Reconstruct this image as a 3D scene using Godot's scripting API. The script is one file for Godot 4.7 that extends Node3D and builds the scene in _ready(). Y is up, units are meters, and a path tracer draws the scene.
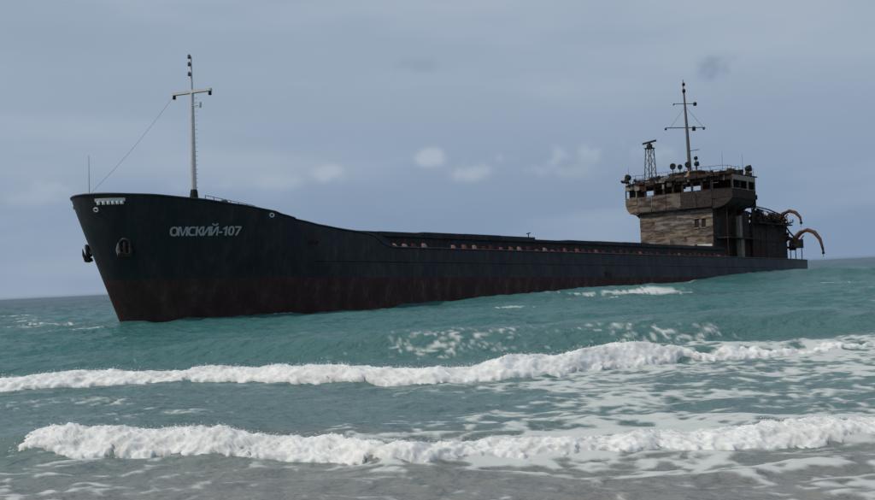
extends Node3D

# ---------------------------------------------------------------- pose of the wreck and the lens
const CAM_H := 2.274
const SHIP_AT := Vector3(-26.148, 0.3525, -67.303)
const SHIP_YAW := 0.783        # heading of the keel line against the line of sight
const SHIP_TRIM := 0.0329      # sunk by the stern

var rng := RandomNumberGenerator.new()
var M := {}
var ship: Node3D
var noise_a: FastNoiseLite
var noise_b: FastNoiseLite
var noise_c: FastNoiseLite
var noise_d: FastNoiseLite
var noise_lace: FastNoiseLite
var noise_patch: FastNoiseLite
var noise_lump: FastNoiseLite

func _ready():
	rng.seed = 4711
	# ---- camera
	var cam := Camera3D.new()
	cam.name = "camera"
	cam.fov = 2.0 * rad_to_deg(atan(250.0 / 936.256))
	cam.near = 0.1
	cam.far = 60000.0
	add_child(cam)
	cam.position = Vector3(0, CAM_H, 0)
	cam.rotation = Vector3(atan(28.478 / 936.256), 0, 0)
	cam.rotate_object_local(Vector3(0, 0, 1), -0.0488)
	cam.current = true
	# ---- sky, sun, exposure
	var env := Environment.new()
	env.background_mode = Environment.BG_SKY
	var sky := Sky.new()
	var pan := PanoramaSkyMaterial.new()
	pan.panorama = sky_picture()
	sky.sky_material = pan
	env.sky = sky
	env.background_energy_multiplier = 1.0
	env.tonemap_mode = Environment.TONE_MAPPER_LINEAR
	env.tonemap_exposure = 1.0
	env.sdfgi_enabled = true
	env.ssao_enabled = true
	env.ssil_enabled = true
	var we := WorldEnvironment.new()
	we.name = "world_environment"
	we.environment = env
	add_child(we)
	var sun := DirectionalLight3D.new()
	sun.name = "sun"
	sun.light_energy = 0.7
	sun.light_color = Color(1.0, 0.95, 0.87)
	sun.light_angular_distance = 3.0
	sun.shadow_enabled = true
	add_child(sun)
	sun.look_at_from_position(Vector3.ZERO, -Vector3(-0.80, 0.95, 0.25), Vector3.UP)
	# ---- setting
	make_materials()
	make_noises()
	build_sea()
	foam_roll("breaker_foam", "near white foam roller breaking along the shore in front", "foam", 0, -6.6, 12.0, 0.022, 1.0)
	foam_roll("breaker_foam", "farther white foam roller breaking behind the nearest one", "foam", 1, -24.0, 18.0, 0.045, 1.7)
	# ---- the wreck
	build_ship()

# ================================================================ sky
func sky_picture() -> ImageTexture:
	var w := 2048
	var h := 1024
	var nz := FastNoiseLite.new()
	nz.seed = 5
	nz.noise_type = FastNoiseLite.TYPE_SIMPLEX_SMOOTH
	nz.frequency = 1.6
	nz.fractal_octaves = 4
	var np := FastNoiseLite.new()
	np.seed = 9
	np.noise_type = FastNoiseLite.TYPE_SIMPLEX_SMOOTH
	np.frequency = 14.0
	np.fractal_octaves = 3
	# small clouds: azimuth, elevation (degrees), half width, half height, strength
	var puffs := [[-0.2, 7.4, 0.9, 0.6, 0.42], [2.4, 6.5, 1.5, 0.6, 0.34], [-6.2, 6.6, 1.1, 0.6, 0.3], [4.4, 7.2, 0.9, 0.55, 0.34], [7.45, 7.1, 0.9, 0.6, 0.3], [9.7, 7.1, 0.9, 0.65, 0.3],
		[-21.8, 6.3, 1.6, 0.45, 0.2], [-14.0, 6.1, 2.2, 0.5, 0.18], [17.6, 11.5, 1.7, 0.75, -0.55], [-1.2, 12.9, 1.8, 0.5, -0.22], [-24.0, 5.6, 2.0, 0.5, 0.16], [13.5, 6.8, 2.2, 0.6, 0.22], [11.6, 7.4, 1.2, 0.7, 0.3], [8.4, 6.0, 1.8, 0.5, 0.18], [6.0, 6.2, 1.4, 0.5, 0.2], [-9.5, 6.2, 1.5, 0.45, 0.18]]
	for k in 60:
		var az := rng.randf_range(30, 330)
		puffs.append([az, rng.randf_range(5, 14), rng.randf_range(0.7, 2.2), rng.randf_range(0.4, 0.8), rng.randf_range(-0.4, 0.45)])
	var buf := PackedFloat32Array()
	buf.resize(w * h * 3)
	var low := Vector3(0.220, 0.308, 0.438)     # linear radiance just over the sea
	var high := Vector3(0.312, 0.392, 0.500)    # veil of thin cloud higher up
	var i := 0
	for r in h:
		var el := (0.5 - (r + 0.5) / h) * PI
		if r >= h / 2:
			for c in w:
				buf[i] = 0.10; buf[i + 1] = 0.15; buf[i + 2] = 0.17
				i += 3
			continue
		var deg := rad_to_deg(el)
		var t := smoothstep(1.0, 12.0, deg)
		var base := low.lerp(high, t)
		var y := sin(el)
		var ce := cos(el)
		var near: Array = []
		for p in puffs:
			if absf(p[1] - deg) < p[3] * 3.0:
				near.append(p)
		for c in w:
			# column 0 of a Godot panorama looks along -z
			var az := (c + 0.5) / w * TAU
			var dx := sin(az) * ce
			var dz := -cos(az) * ce
			var q := nz.get_noise_3d(dx * 1.3, y * 6.5, dz * 1.3)
			var v := base * (1.0 + 0.07 * q)
			v = v.lerp(Vector3(0.42, 0.475, 0.545), clampf(q * 0.75 - 0.02, 0.0, 0.4))
			if near.size() > 0:
				var ad := rad_to_deg(az)
				for p in near:
					var da: float = ad - p[0]
					if da > 180.0: da -= 360.0
					if da < -180.0: da += 360.0
					if absf(da) < p[2] * 3.0:
						var e: float = (deg - p[1]) / p[3]
						var m := exp(-(da * da) / (p[2] * p[2]) - e * e)
						m = smoothstep(0.10, 0.95, m * (0.8 + 1.5 * np.get_noise_3d(dx, y * 1.6, dz) + 0.8 * nz.get_noise_3d(dx * 40.0, y * 60.0, dz * 40.0)))
						if p[4] > 0.0:
							v = v.lerp(Vector3(0.54, 0.59, 0.65), m * p[4])
						else:
							v = v.lerp(Vector3(0.18, 0.245, 0.36), -m * p[4])
			buf[i] = v.x; buf[i + 1] = v.y; buf[i + 2] = v.z
			i += 3
	var im := Image.create_from_data(w, h, false, Image.FORMAT_RGBF, buf.to_byte_array())
	return ImageTexture.create_from_image(im)

# ================================================================ materials
func lin(r: float, g: float, b: float) -> Color:
	return Color(r, g, b).linear_to_srgb()

func noise_bytes(sd: int, freq: float, oct: int, kind := FastNoiseLite.TYPE_SIMPLEX_SMOOTH, size := 512) -> PackedByteArray:
	var n := FastNoiseLite.new()
	n.seed = sd
	n.noise_type = kind
	n.frequency = freq
	n.fractal_octaves = oct
	var im := n.get_seamless_image(size, size)
	im.convert(Image.FORMAT_L8)
	return im.get_data()

# colour texture from two noises and a ramp of linear colours
func ramp_texture(sd: int, f1: float, f2: float, mix2: float, stops: Array, size := 512) -> ImageTexture:
	var a := noise_bytes(sd, f1, 5, FastNoiseLite.TYPE_SIMPLEX_SMOOTH, size)
	var b := noise_bytes(sd + 17, f2, 4, FastNoiseLite.TYPE_SIMPLEX_SMOOTH, size)
	var lut := PackedByteArray()
	for k in 256:
		var t := k / 255.0
		var col := Color(stops[0][1])
		for s in stops.size() - 1:
			if t >= stops[s][0]:
				var u: float = clampf((t - stops[s][0]) / maxf(0.001, stops[s + 1][0] - stops[s][0]), 0, 1)
				col = Color(stops[s][1]).lerp(Color(stops[s + 1][1]), u)
		col = col.linear_to_srgb()
		lut.append(int(clampf(col.r, 0, 1) * 255)); lut.append(int(clampf(col.g, 0, 1) * 255)); lut.append(int(clampf(col.b, 0, 1) * 255))
	var out := PackedByteArray()
	out.resize(size * size * 3)
	var m1 := 1.0 - mix2
	for k in size * size:
		var t := int(a[k] * m1 + b[k] * mix2) * 3
		out[k * 3] = lut[t]; out[k * 3 + 1] = lut[t + 1]; out[k * 3 + 2] = lut[t + 2]
	return ImageTexture.create_from_image(Image.create_from_data(size, size, false, Image.FORMAT_RGB8, out))

func normal_texture(sd: int, freq: float, oct: int, strength: float, size := 512) -> ImageTexture:
	var n := FastNoiseLite.new()
	n.seed = sd
	n.noise_type = FastNoiseLite.TYPE_SIMPLEX_SMOOTH
	n.frequency = freq
	n.fractal_octaves = oct
	var im := n.get_seamless_image(size, size)
	im.bump_map_to_normal_map(strength)
	return ImageTexture.create_from_image(im)

func tri(tex: Texture2D, scale: Vector3, rough: float, spec := 0.5) -> StandardMaterial3D:
	var m := StandardMaterial3D.new()
	m.albedo_texture = tex
	m.uv1_triplanar = true
	m.uv1_scale = scale
	m.roughness = rough
	m.metallic_specular = spec
	m.cull_mode = BaseMaterial3D.CULL_DISABLED
	return m

func make_materials():
	var hullt := ramp_texture(11, 0.012, 0.05, 0.45, [[0.0, Color(0.015, 0.016, 0.020)], [0.42, Color(0.021, 0.022, 0.027)], [0.56, Color(0.028, 0.028, 0.032)], [0.70, Color(0.042, 0.035, 0.035)], [1.0, Color(0.10, 0.064, 0.050)]])
	M.hull = tri(hullt, Vector3(0.11, 0.035, 0.11), 0.42, 0.34)
	M.hull.normal_enabled = true
	M.hull.normal_texture = normal_texture(71, 0.02, 3, 2.0)
	M.hull.normal_scale = 0.35
	var redt := ramp_texture(23, 0.015, 0.06, 0.4, [[0.0, Color(0.030, 0.019, 0.018)], [0.42, Color(0.050, 0.028, 0.026)], [0.62, Color(0.072, 0.041, 0.037)], [1.0, Color(0.14, 0.092, 0.080)]])
	M.red = tri(redt, Vector3(0.09, 0.05, 0.09), 0.75, 0.25)
	var rustf := ramp_texture(31, 0.013, 0.06, 0.36, [[0.0, Color(0.042, 0.036, 0.034)], [0.34, Color(0.082, 0.069, 0.063)], [0.48, Color(0.145, 0.125, 0.112)], [0.60, Color(0.225, 0.202, 0.182)], [1.0, Color(0.31, 0.285, 0.26)]])
	M.rust_front = tri(rustf, Vector3(0.042, 0.21, 0.042), 0.9, 0.2)
	M.rust_front_b = tri(rustf, Vector3(0.055, 0.19, 0.055), 0.9, 0.2)
	M.rust_front_b.uv1_offset = Vector3(0.37, 0.51, 0.2)
	M.rust_front_b.albedo_color = Color(0.86, 0.83, 0.82)
	M.rust_front_c = tri(rustf, Vector3(0.048, 0.24, 0.048), 0.9, 0.2)
	M.rust_front_c.uv1_offset = Vector3(0.71, 0.13, 0.6)
	M.rust_front_c.albedo_color = Color(1.0, 0.96, 0.92)
	var burnt := ramp_texture(41, 0.02, 0.07, 0.5, [[0.0, Color(0.020, 0.019, 0.020)], [0.45, Color(0.040, 0.034, 0.034)], [0.65, Color(0.068, 0.052, 0.047)], [1.0, Color(0.14, 0.10, 0.08)]])
	M.burnt = tri(burnt, Vector3(0.2, 0.2, 0.2), 0.92, 0.2)
	M.burnt_b = tri(burnt, Vector3(0.33, 0.25, 0.33), 0.92, 0.2)
	M.burnt_b.uv1_offset = Vector3(0.2, 0.4, 0.1)
	M.burnt_b.albedo_color = Color(1.0, 0.9, 0.86)
	var pale := ramp_texture(51, 0.02, 0.08, 0.5, [[0.0, Color(0.10, 0.075, 0.06)], [0.4, Color(0.20, 0.165, 0.135)], [0.6, Color(0.31, 0.27, 0.235)], [1.0, Color(0.42, 0.40, 0.37)]])
	M.pale = tri(pale, Vector3(0.3, 0.3, 0.3), 0.85, 0.25)
	var orange := ramp_texture(61, 0.03, 0.08, 0.5, [[0.0, Color(0.045, 0.024, 0.020)], [0.5, Color(0.105, 0.052, 0.038)], [1.0, Color(0.20, 0.11, 0.08)]])
	M.orange = tri(orange, Vector3(0.6, 0.6, 0.6), 0.85, 0.2)
	var bracket := ramp_texture(63, 0.03, 0.08, 0.5, [[0.0, Color(0.14, 0.070, 0.058)], [0.5, Color(0.28, 0.155, 0.130)], [1.0, Color(0.46, 0.36, 0.32)]], 256)
	M.bracket = tri(bracket, Vector3(0.5, 0.5, 0.5), 0.85, 0.2)
	M.bracket_b = M.bracket.duplicate(); M.bracket_b.albedo_color = Color(0.85, 0.7, 0.68)
	M.bracket_c = M.bracket.duplicate(); M.bracket_c.albedo_color = Color(0.55, 0.42, 0.42)
	var white := ramp_texture(81, 0.02, 0.07, 0.5, [[0.0, Color(0.30, 0.26, 0.23)], [0.26, Color(0.54, 0.53, 0.52)], [0.5, Color(0.60, 0.60, 0.59)], [1.0, Color(0.70, 0.70, 0.69)]])
	M.white = tri(white, Vector3(0.25, 0.12, 0.25), 0.55, 0.4)
	M.letter = tri(white, Vector3(0.6, 0.6, 0.6), 0.7, 0.3)
	M.letter.albedo_color = lin(0.62, 0.62, 0.64)
	var dark := ramp_texture(91, 0.03, 0.08, 0.5, [[0.0, Color(0.010, 0.010, 0.012)], [0.6, Color(0.022, 0.021, 0.022)], [1.0, Color(0.06, 0.045, 0.038)]], 256)
	M.dark = tri(dark, Vector3(0.5, 0.5, 0.5), 0.7, 0.3)
	var grey := ramp_texture(93, 0.03, 0.08, 0.5, [[0.0, Color(0.06, 0.05, 0.045)], [0.45, Color(0.11, 0.108, 0.108)], [1.0, Color(0.19, 0.19, 0.195)]], 256)
	M.grey = tri(grey, Vector3(0.4, 0.4, 0.4), 0.7, 0.3)
	M.coaming = tri(hullt, Vector3(0.16, 0.12, 0.16), 0.6, 0.3)
	M.coaming.albedo_color = Color(1.0, 1.0, 1.0)
	# water: upwelling colour of the sea comes as vertex colours
	var wat := StandardMaterial3D.new()
	wat.vertex_color_use_as_albedo = true
	wat.roughness = 0.22
	wat.metallic_specular = 0.20
	wat.normal_enabled = true
	wat.normal_texture = normal_texture(101, 0.012, 5, 7.0, 1024)
	wat.normal_scale = 2.0
	M.water = wat
	var fo := StandardMaterial3D.new()
	fo.vertex_color_use_as_albedo = true
	fo.roughness = 0.85
	fo.metallic_specular = 0.2
	M.foam = fo
	var sp := StandardMaterial3D.new()
	sp.albedo_color = lin(0.78, 0.80, 0.80)
	sp.roughness = 0.6
	M.spray = sp

# ================================================================ mesh helpers
func st_new() -> SurfaceTool:
	var s := SurfaceTool.new()
	s.begin(Mesh.PRIMITIVE_TRIANGLES)
	s.set_smooth_group(-1)
	return s

func tri3(s: SurfaceTool, a: Vector3, b: Vector3, c: Vector3):
	s.add_vertex(a); s.add_vertex(b); s.add_vertex(c)

func quad(s: SurfaceTool, a: Vector3, b: Vector3, c: Vector3, d: Vector3):
	tri3(s, a, b, c); tri3(s, a, c, d)

# a box with its own axes, edges chamfered by ch
func box_on(s: SurfaceTool, o: Vector3, ax: Vector3, ay: Vector3, az: Vector3, sx: float, sy: float, sz: float):
	var x := ax * sx * 0.5
	var y := ay * sy * 0.5
	var z := az * sz * 0.5
	var p := [o - x - y - z, o + x - y - z, o + x + y - z, o - x + y - z, o - x - y + z, o + x - y + z, o + x + y + z, o - x + y + z]
	for f in [[0, 1, 2, 3], [5, 4, 7, 6], [4, 0, 3, 7], [1, 5, 6, 2], [3, 2, 6, 7], [4, 5, 1, 0]]:
		quad(s, p[f[0]], p[f[1]], p[f[2]], p[f[3]])

func box(s: SurfaceTool, lo: Vector3, hi: Vector3):
	box_on(s, (lo + hi) * 0.5, Vector3.RIGHT, Vector3.UP, Vector3.BACK, absf(hi.x - lo.x), absf(hi.y - lo.y), absf(hi.z - lo.z))

func tube(s: SurfaceTool, pts: Array, radii, sides := 8):
	var n := pts.size()
	var rings: Array = []
	var ref := Vector3(0.31, 0.17, 0.93).normalized()
	for k in n:
		var t: Vector3 = (pts[mini(k + 1, n - 1)] - pts[maxi(k - 1, 0)]).normalized()
		var u := t.cross(ref).normalized()
		var v := t.cross(u).normalized()
		var r: float = radii[k] if radii is Array else radii
		var ring: Array = []
		for j in sides:
			var a := TAU * j / sides
			ring.append(pts[k] + (u * cos(a) + v * sin(a)) * r)
		rings.append(ring)
	s.set_smooth_group(1)
	for k in n - 1:
		for j in sides:
			var j2 := (j + 1) % sides
			quad(s, rings[k][j], rings[k][j2], rings[k + 1][j2], rings[k + 1][j])
	s.set_smooth_group(-1)
	for j in range(1, sides - 1):
		tri3(s, rings[0][0], rings[0][j + 1], rings[0][j])
		tri3(s, rings[n - 1][0], rings[n - 1][j], rings[n - 1][j + 1])

# body of revolution about axis from o, profile = [[along, radius], ...]
func lathe(s: SurfaceTool, o: Vector3, axis: Vector3, profile: Array, sides := 12):
	var ref := Vector3(0.3, 0.2, 0.9).normalized()
	var u := axis.cross(ref).normalized()
	var v := axis.cross(u).normalized()
	s.set_smooth_group(1)
	for k in profile.size() - 1:
		for j in sides:
			var a := TAU * j / sides
			var b := TAU * (j + 1) / sides
			var p: Array = []
			for q in [[k, a], [k, b], [k + 1, b], [k + 1, a]]:
				p.append(o + axis * profile[q[0]][0] + (u * cos(q[1]) + v * sin(q[1])) * profile[q[0]][1])
			quad(s, p[0], p[1], p[2], p[3])
	s.set_smooth_group(-1)

func put(called: String, s: SurfaceTool, m: Material, parent: Node) -> MeshInstance3D:
	s.generate_normals()
	var o := MeshInstance3D.new()
	o.name = called
	o.mesh = s.commit()
	o.material_override = m
	o.cast_shadow = GeometryInstance3D.SHADOW_CASTING_SETTING_ON
	parent.add_child(o, true)
	return o

func put_mesh(called: String, mesh: Mesh, m: Material, parent: Node, xf := Transform3D.IDENTITY) -> MeshInstance3D:
	var o := MeshInstance3D.new()
	o.name = called
	o.mesh = mesh
	o.material_override = m
	o.transform = xf
	parent.add_child(o, true)
	return o

func table(t: Array, x: float) -> float:
	if x <= t[0][0]:
		return t[0][1]
	for k in t.size() - 1:
		if x <= t[k + 1][0]:
			var u: float = (x - t[k][0]) / (t[k + 1][0] - t[k][0])
			u = u * u * (3.0 - 2.0 * u) * 0.5 + u * 0.5
			return lerpf(t[k][1], t[k + 1][1], u)
	return t[t.size() - 1][1]

# ================================================================ sea
# x runs along the shore, d out to sea; front edge of the two breakers, their crest heights, and the swell behind
var B_LINE := [
	[[-30.0, 17.5], [-12.0, 15.2], [-6.2, 13.75], [-5.0, 13.3], [-3.2, 12.9], [-1.8, 12.35], [-0.72, 11.75], [0.85, 11.75], [2.1, 11.75], [3.9, 11.7], [5.5, 11.75], [12.0, 12.2], [30.0, 13.0]],
	[[-40.0, 25.5], [-20.0, 24.2], [-11.0, 23.2], [-8.6, 23.5], [-6.0, 23.3], [-3.3, 21.7], [-0.5, 20.45], [1.2, 20.4], [2.6, 21.0], [4.7, 22.3], [6.2, 23.0], [12.0, 24.0], [30.0, 25.0]],
]
var B_H := [
	[[-12.0, 0.18], [-6.6, 0.23], [-5.2, 0.26], [-3.4, 0.24], [-1.9, 0.20], [-0.8, 0.17], [0.6, 0.14], [1.8, 0.12], [3.5, 0.12], [5.0, 0.13], [12.0, 0.15]],
	[[-30.0, 0.18], [-11.0, 0.22], [-8.0, 0.20], [-6.0, 0.19], [-3.3, 0.23], [-0.5, 0.26], [1.5, 0.31], [3.0, 0.36], [4.6, 0.42], [6.0, 0.32], [8.0, 0.22], [20.0, 0.18]],
]
var LINE_CACHE := [PackedFloat32Array(), PackedFloat32Array()]
var HEIGHT_CACHE := [PackedFloat32Array(), PackedFloat32Array()]

func make_noises():
	var mk := func(sd: int, freq: float, oct: int, kind := FastNoiseLite.TYPE_SIMPLEX_SMOOTH) -> FastNoiseLite:
		var n := FastNoiseLite.new()
		n.seed = sd; n.frequency = freq; n.noise_type = kind
		if oct > 1:
			n.fractal_octaves = oct
		else:
			n.fractal_type = FastNoiseLite.FRACTAL_NONE
		return n
	noise_a = mk.call(1, 0.075, 1)
	noise_b = mk.call(2, 0.26, 1)
	noise_c = mk.call(3, 0.85, 1)
	noise_d = mk.call(4, 2.6, 2)
	noise_lace = mk.call(6, 0.9, 3)
	noise_patch = mk.call(7, 0.16, 3)
	noise_lump = mk.call(8, 1.6, 3)
	for b in 2:
		for k in 1201:
			var x := -60.0 + 0.1 * k
			LINE_CACHE[b].append(table(B_LINE[b], x))
			HEIGHT_CACHE[b].append(table(B_H[b], x))

func cached(t: PackedFloat32Array, x: float) -> float:
	var q := clampf((x + 60.0) * 10.0, 0.0, 1199.0)
	var k := int(q)
	return lerpf(t[k], t[k + 1], q - k)

func breaker(b: int, x: float, d: float) -> float:
	var t := d - cached(LINE_CACHE[b], x) - 0.14 * noise_b.get_noise_2d(x * 3.0, 40.0 * b)
	if t < -0.4 or t > 6.0:
		return 0.0
	var h := cached(HEIGHT_CACHE[b], x) * (1.0 + 0.22 * noise_b.get_noise_2d(x * 2.4 + 13.0, 60.0 + 9.0 * b))
	if b == 0:
		return h * smoothstep(-0.06, 0.34, t) * (1.0 - smoothstep(0.35, 3.2, t))
	return h * smoothstep(-0.1, 0.6, t) * (1.0 - smoothstep(0.6, 5.0, t))

func sea_height(x: float, d: float, dd: float) -> float:
	var open := smoothstep(23.0, 42.0, d)
	var h := (0.06 + 0.38 * open) * noise_a.get_noise_2d(x * 0.25, d)
	var n2 := noise_b.get_noise_2d(x * 0.55, d)
	h += (0.045 + 0.09 * open + 0.13 * smoothstep(45.0, 120.0, d)) * (0.6 - 1.6 * absf(n2)) * clampf(3.0 / dd, 0.0, 1.0)
	if dd < 1.5:
		var f3 := clampf(1.5 - dd, 0.0, 1.0)
		h += (0.064 + 0.055 * open) * (0.5 - 1.6 * absf(noise_c.get_noise_2d(x * 0.36, d * 0.8))) * f3
		if dd < 0.3:
			h += 0.020 * noise_d.get_noise_2d(x * 0.5, d * 0.8)
	if d < 46.0:
		if d < 32.0:
			if d < 19.0:
				h += breaker(0, x, d)
			h += breaker(1, x, d)
		# green swell about to break behind the farther roller
		var d3 := 30.0 - 0.06 * x + 1.6 * noise_a.get_noise_2d(x * 0.9, 300.0)
		var t3 := d - d3
		if t3 > -1.6 and t3 < 8.0:
			var span := smoothstep(-13.0, -5.0, x) * (1.0 - 0.5 * smoothstep(9.0, 16.0, x))
			h += (0.26 + 0.40 * span) * smoothstep(-1.5, 0.7, t3) * (1.0 - smoothstep(0.7, 7.5, t3))
	if d > 70.0 and d < 102.0 and x > -2.0 and x < 34.0:
		# a swell running along the side amidships
		var t5 := d - (85.0 + 0.25 * (x - 14.0) + 2.0 * noise_a.get_noise_2d(x, 900.0))
		h += 0.6 * smoothstep(-1.0, 11.0, x) * (1.0 - smoothstep(19.0, 33.0, x)) * exp(-t5 * t5 / (9.0 if t5 < 0.0 else 24.0))
	if d > 96.0 and d < 128.0 and x > 20.0:
		# a higher swell running up in front of the sunken stern
		var t4 := d - (111.0 + 0.05 * (x - 40.0) + 2.5 * noise_a.get_noise_2d(x * 0.6, 700.0))
		h += 1.05 * smoothstep(24.0, 40.0, x) * exp(-t4 * t4 / (26.0 if t4 < 0.0 else 40.0))
	return h

func ship_side_distance(x: float, d: float) -> Vector2:
	# (along the keel from the stem, athwart) of a point on the water
	var rx := x - SHIP_AT.x
	var rz := -d - SHIP_AT.z
	return Vector2(rx * sin(SHIP_YAW) - rz * cos(SHIP_YAW), rx * cos(SHIP_YAW) + rz * sin(SHIP_YAW))

# how much foam lies on the water at a place, 0 to 1
func foam_at(x: float, d: float) -> float:
	if d > 150.0:
		return 0.0
	var zone := 0.0
	var t1 := 99.0
	var t2 := 99.0
	if d < 40.0:
		t1 = d - cached(LINE_CACHE[0], x)
		t2 = d - cached(LINE_CACHE[1], x)
		var patch := noise_patch.get_noise_2d(x * 0.8, d * 1.6)
		if t1 < 0.0:
			zone = 0.40 + 0.5 * patch + 0.28 * smoothstep(-0.9, 0.0, t1)
		elif t2 < 0.0:
			var right := smoothstep(-2.5, 4.5, x + 0.25 * (d - 13.0))
			zone = lerpf(0.07, 0.60, right) + 0.55 * patch + 0.25 * smoothstep(4.0, 7.0, x) * smoothstep(-2.5, -0.2, t2)
			zone += 0.22 * (1.0 - smoothstep(0.5, 2.2, t1))
		else:
			zone = 0.30 * (1.0 - smoothstep(1.0, 5.0, t2)) + 0.35 * patch - 0.02
			zone += 0.48 * smoothstep(4.5, 7.5, x) * (1.0 - smoothstep(0.5, 4.5, t2))
			var f3 := d - (29.2 - 0.06 * x)
			if absf(f3) < 2.2:
				zone += 0.5 * smoothstep(-4.0, 0.0, x) * (1.0 - smoothstep(7.0, 12.0, x)) * (1.0 - absf(f3) / 2.2)
	else:
		zone = -0.35 + 0.35 * noise_patch.get_noise_2d(x * 0.3, d * 0.7)
		for w in WHITECAPS:
			var e := Vector2((x - w[0]) / w[2], (d - w[1]) / w[3]).length_squared()
			if e < 4.0:
				zone += 1.1 * exp(-e)
		var sd := ship_side_distance(x, d)
		var out := sd.y - 7.4
		if sd.x > 12.0 and sd.x < 112.0 and out > -0.8 and out < 5.0:
			zone += (1.15 * smoothstep(30.0, 44.0, sd.x) * (1.0 - smoothstep(66.0, 80.0, sd.x)) + 1.3 * smoothstep(100.0, 104.0, sd.x) + 0.34) * (1.0 - smoothstep(0.3, 4.0, out)) + 0.5 * (1.0 - smoothstep(0.1, 0.9, out))
		if sd.x > -6.0 and sd.x < 5.0 and absf(sd.y) < 5.0:
			zone += 0.55 * (1.0 - smoothstep(0.5, 6.0, sd.length()))
	if zone < 0.02:
		return 0.0
	var lace := 1.0 - 2.2 * absf(noise_lace.get_noise_2d(x * 0.62, d * 0.95))
	var lace2 := 1.0 - 2.4 * absf(noise_lace.get_noise_2d(x * 1.7 + 50.0, d * 2.4))
	return smoothstep(0.44, 0.74, zone * 0.78 + 0.36 * lace + 0.30 * lace2 + 0.15 * noise_d.get_noise_2d(x * 1.1, d * 1.5) - 0.24)

var WHITECAPS := [[12.5, 84.3, 5.0, 0.9], [18.5, 85.5, 4.0, 0.8], [3.0, 74.0, 4.0, 0.8], [36.0, 90.0, 4.0, 1.0], [-14.0, 52.0, 2.5, 0.4], [52.5, 132.0, 4.0, 5.0], [-46.0, 104.0, 5.0, 1.6], [-22.0, 58.0, 3.0, 0.6], [-60.0, 128.0, 7.0, 3.0], [14.0, 78.0, 5.0, 1.3], [20.0, 84.0, 4.0, 1.4], [4.0, 60.0, 3.0, 0.7], [-50.0, 112.0, 6.0, 2.2], [-31.0, 70.0, 4.0, 0.9], [-26.5, 65.0, 2.2, 0.5], [-28.0, 78.0, 4.5, 1.2], [-36.0, 84.0, 4.0, 1.2], [-44.0, 98.0, 4.5, 1.5], [30.0, 62.0, 4.0, 0.6], [24.0, 48.0, 3.0, 0.5]]

func water_colour(x: float, d: float) -> Color:
	# sand stirred up close to the shore, clear green-blue farther out, with drifting clouds of silt
	var p := noise_patch.get_noise_2d(x * 0.25 + 90.0, d * 0.45)
	var near := 1.0 - smoothstep(8.0, 15.0, d + 2.5 * p)
	var mid := 1.0 - smoothstep(14.0, 40.0, d + 8.0 * p)
	var deep := Color(0.052, 0.155, 0.155)
	var teal := Color(0.125, 0.200, 0.200)
	var sand := Color(0.225, 0.228, 0.218)
	var c := deep.lerp(teal, clampf(mid + 0.35 * p, 0, 1)).lerp(sand, near)
	if d > 60.0:
		c = c.lerp(Color(0.018, 0.062, 0.076), clampf(smoothstep(60.0, 260.0, d) + 0.3 * p, 0, 1))
	return c

func build_sea():
	var rows := PackedFloat32Array()
	var d := 3.0
	while d < 34000.0:
		rows.append(d)
		d += 0.042 * maxf(1.0, pow(d / 12.0, 1.45)) if d > 8.0 else 0.07
	var nr := rows.size()
	var nc := 600
	var n := nr * nc
	var pos := PackedVector3Array(); pos.resize(n)
	var nor := PackedVector3Array(); nor.resize(n)
	var col := PackedColorArray(); col.resize(n)
	var uv := PackedVector2Array(); uv.resize(n)
	var fm := PackedFloat32Array(); fm.resize(n)
	var i := 0
	for r in nr:
		d = rows[r]
		var dd: float = rows[mini(r + 1, nr - 1)] - rows[maxi(r - 1, 0)]
		dd *= 0.5
		var half := 6.0 + 0.60 * d
		for c in nc:
			var x := (2.0 * c / (nc - 1) - 1.0) * half
			var h := sea_height(x, d, dd)
			var f := foam_at(x, d)
			fm[i] = f
			pos[i] = Vector3(x, h + 0.012 * f, -d)
			uv[i] = Vector2(x / 9.0, d / 6.0)
			var w := water_colour(x, d)
			col[i] = w.lerp(Color(0.60, 0.63, 0.62), f * 0.92)
			i += 1
	for r in nr:
		for c in nc:
			var k := r * nc + c
			var a := pos[k + 1 if c < nc - 1 else k] - pos[k - 1 if c > 0 else k]
			var b := pos[k + nc if r < nr - 1 else k] - pos[k - nc if r > 0 else k]
			nor[k] = a.cross(b).normalized()
	var wi := PackedInt32Array()
	var fi := PackedInt32Array()
	for r in nr - 1:
		for c in nc - 1:
			var k := r * nc + c
			if fm[k] + fm[k + 1] + fm[k + nc] + fm[k + nc + 1] > 1.7:
				fi.append_array([k, k + nc, k + 1, k + 1, k + nc, k + nc + 1])
			else:
				wi.append_array([k, k + nc, k + 1, k + 1, k + nc, k + nc + 1])
	var sea := indexed("sea", pos, nor, col, uv, wi, M.water)
	sea.set_meta("kind", "structure")
	sea.set_meta("label", "teal choppy sea with sandy shallows near the shore")
	sea.set_meta("category", "sea")
	# the foam keeps only its own points
	var mapto := PackedInt32Array(); mapto.resize(n); mapto.fill(-1)
	var p2 := PackedVector3Array(); var n2 := PackedVector3Array(); var c2 := PackedColorArray(); var u2 := PackedVector2Array()
	for q in fi.size():
		var k := fi[q]
		if mapto[k] < 0:
			mapto[k] = p2.size()
			p2.append(pos[k]); n2.append(nor[k]); c2.append(col[k]); u2.append(uv[k])
		fi[q] = mapto[k]
	var foam := indexed("drifting_foam", p2, n2, c2, u2, fi, M.foam)
	foam.set_meta("kind", "stuff")
	foam.set_meta("label", "lacy white foam drifting on the water between the breakers")
	foam.set_meta("category", "foam")

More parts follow.
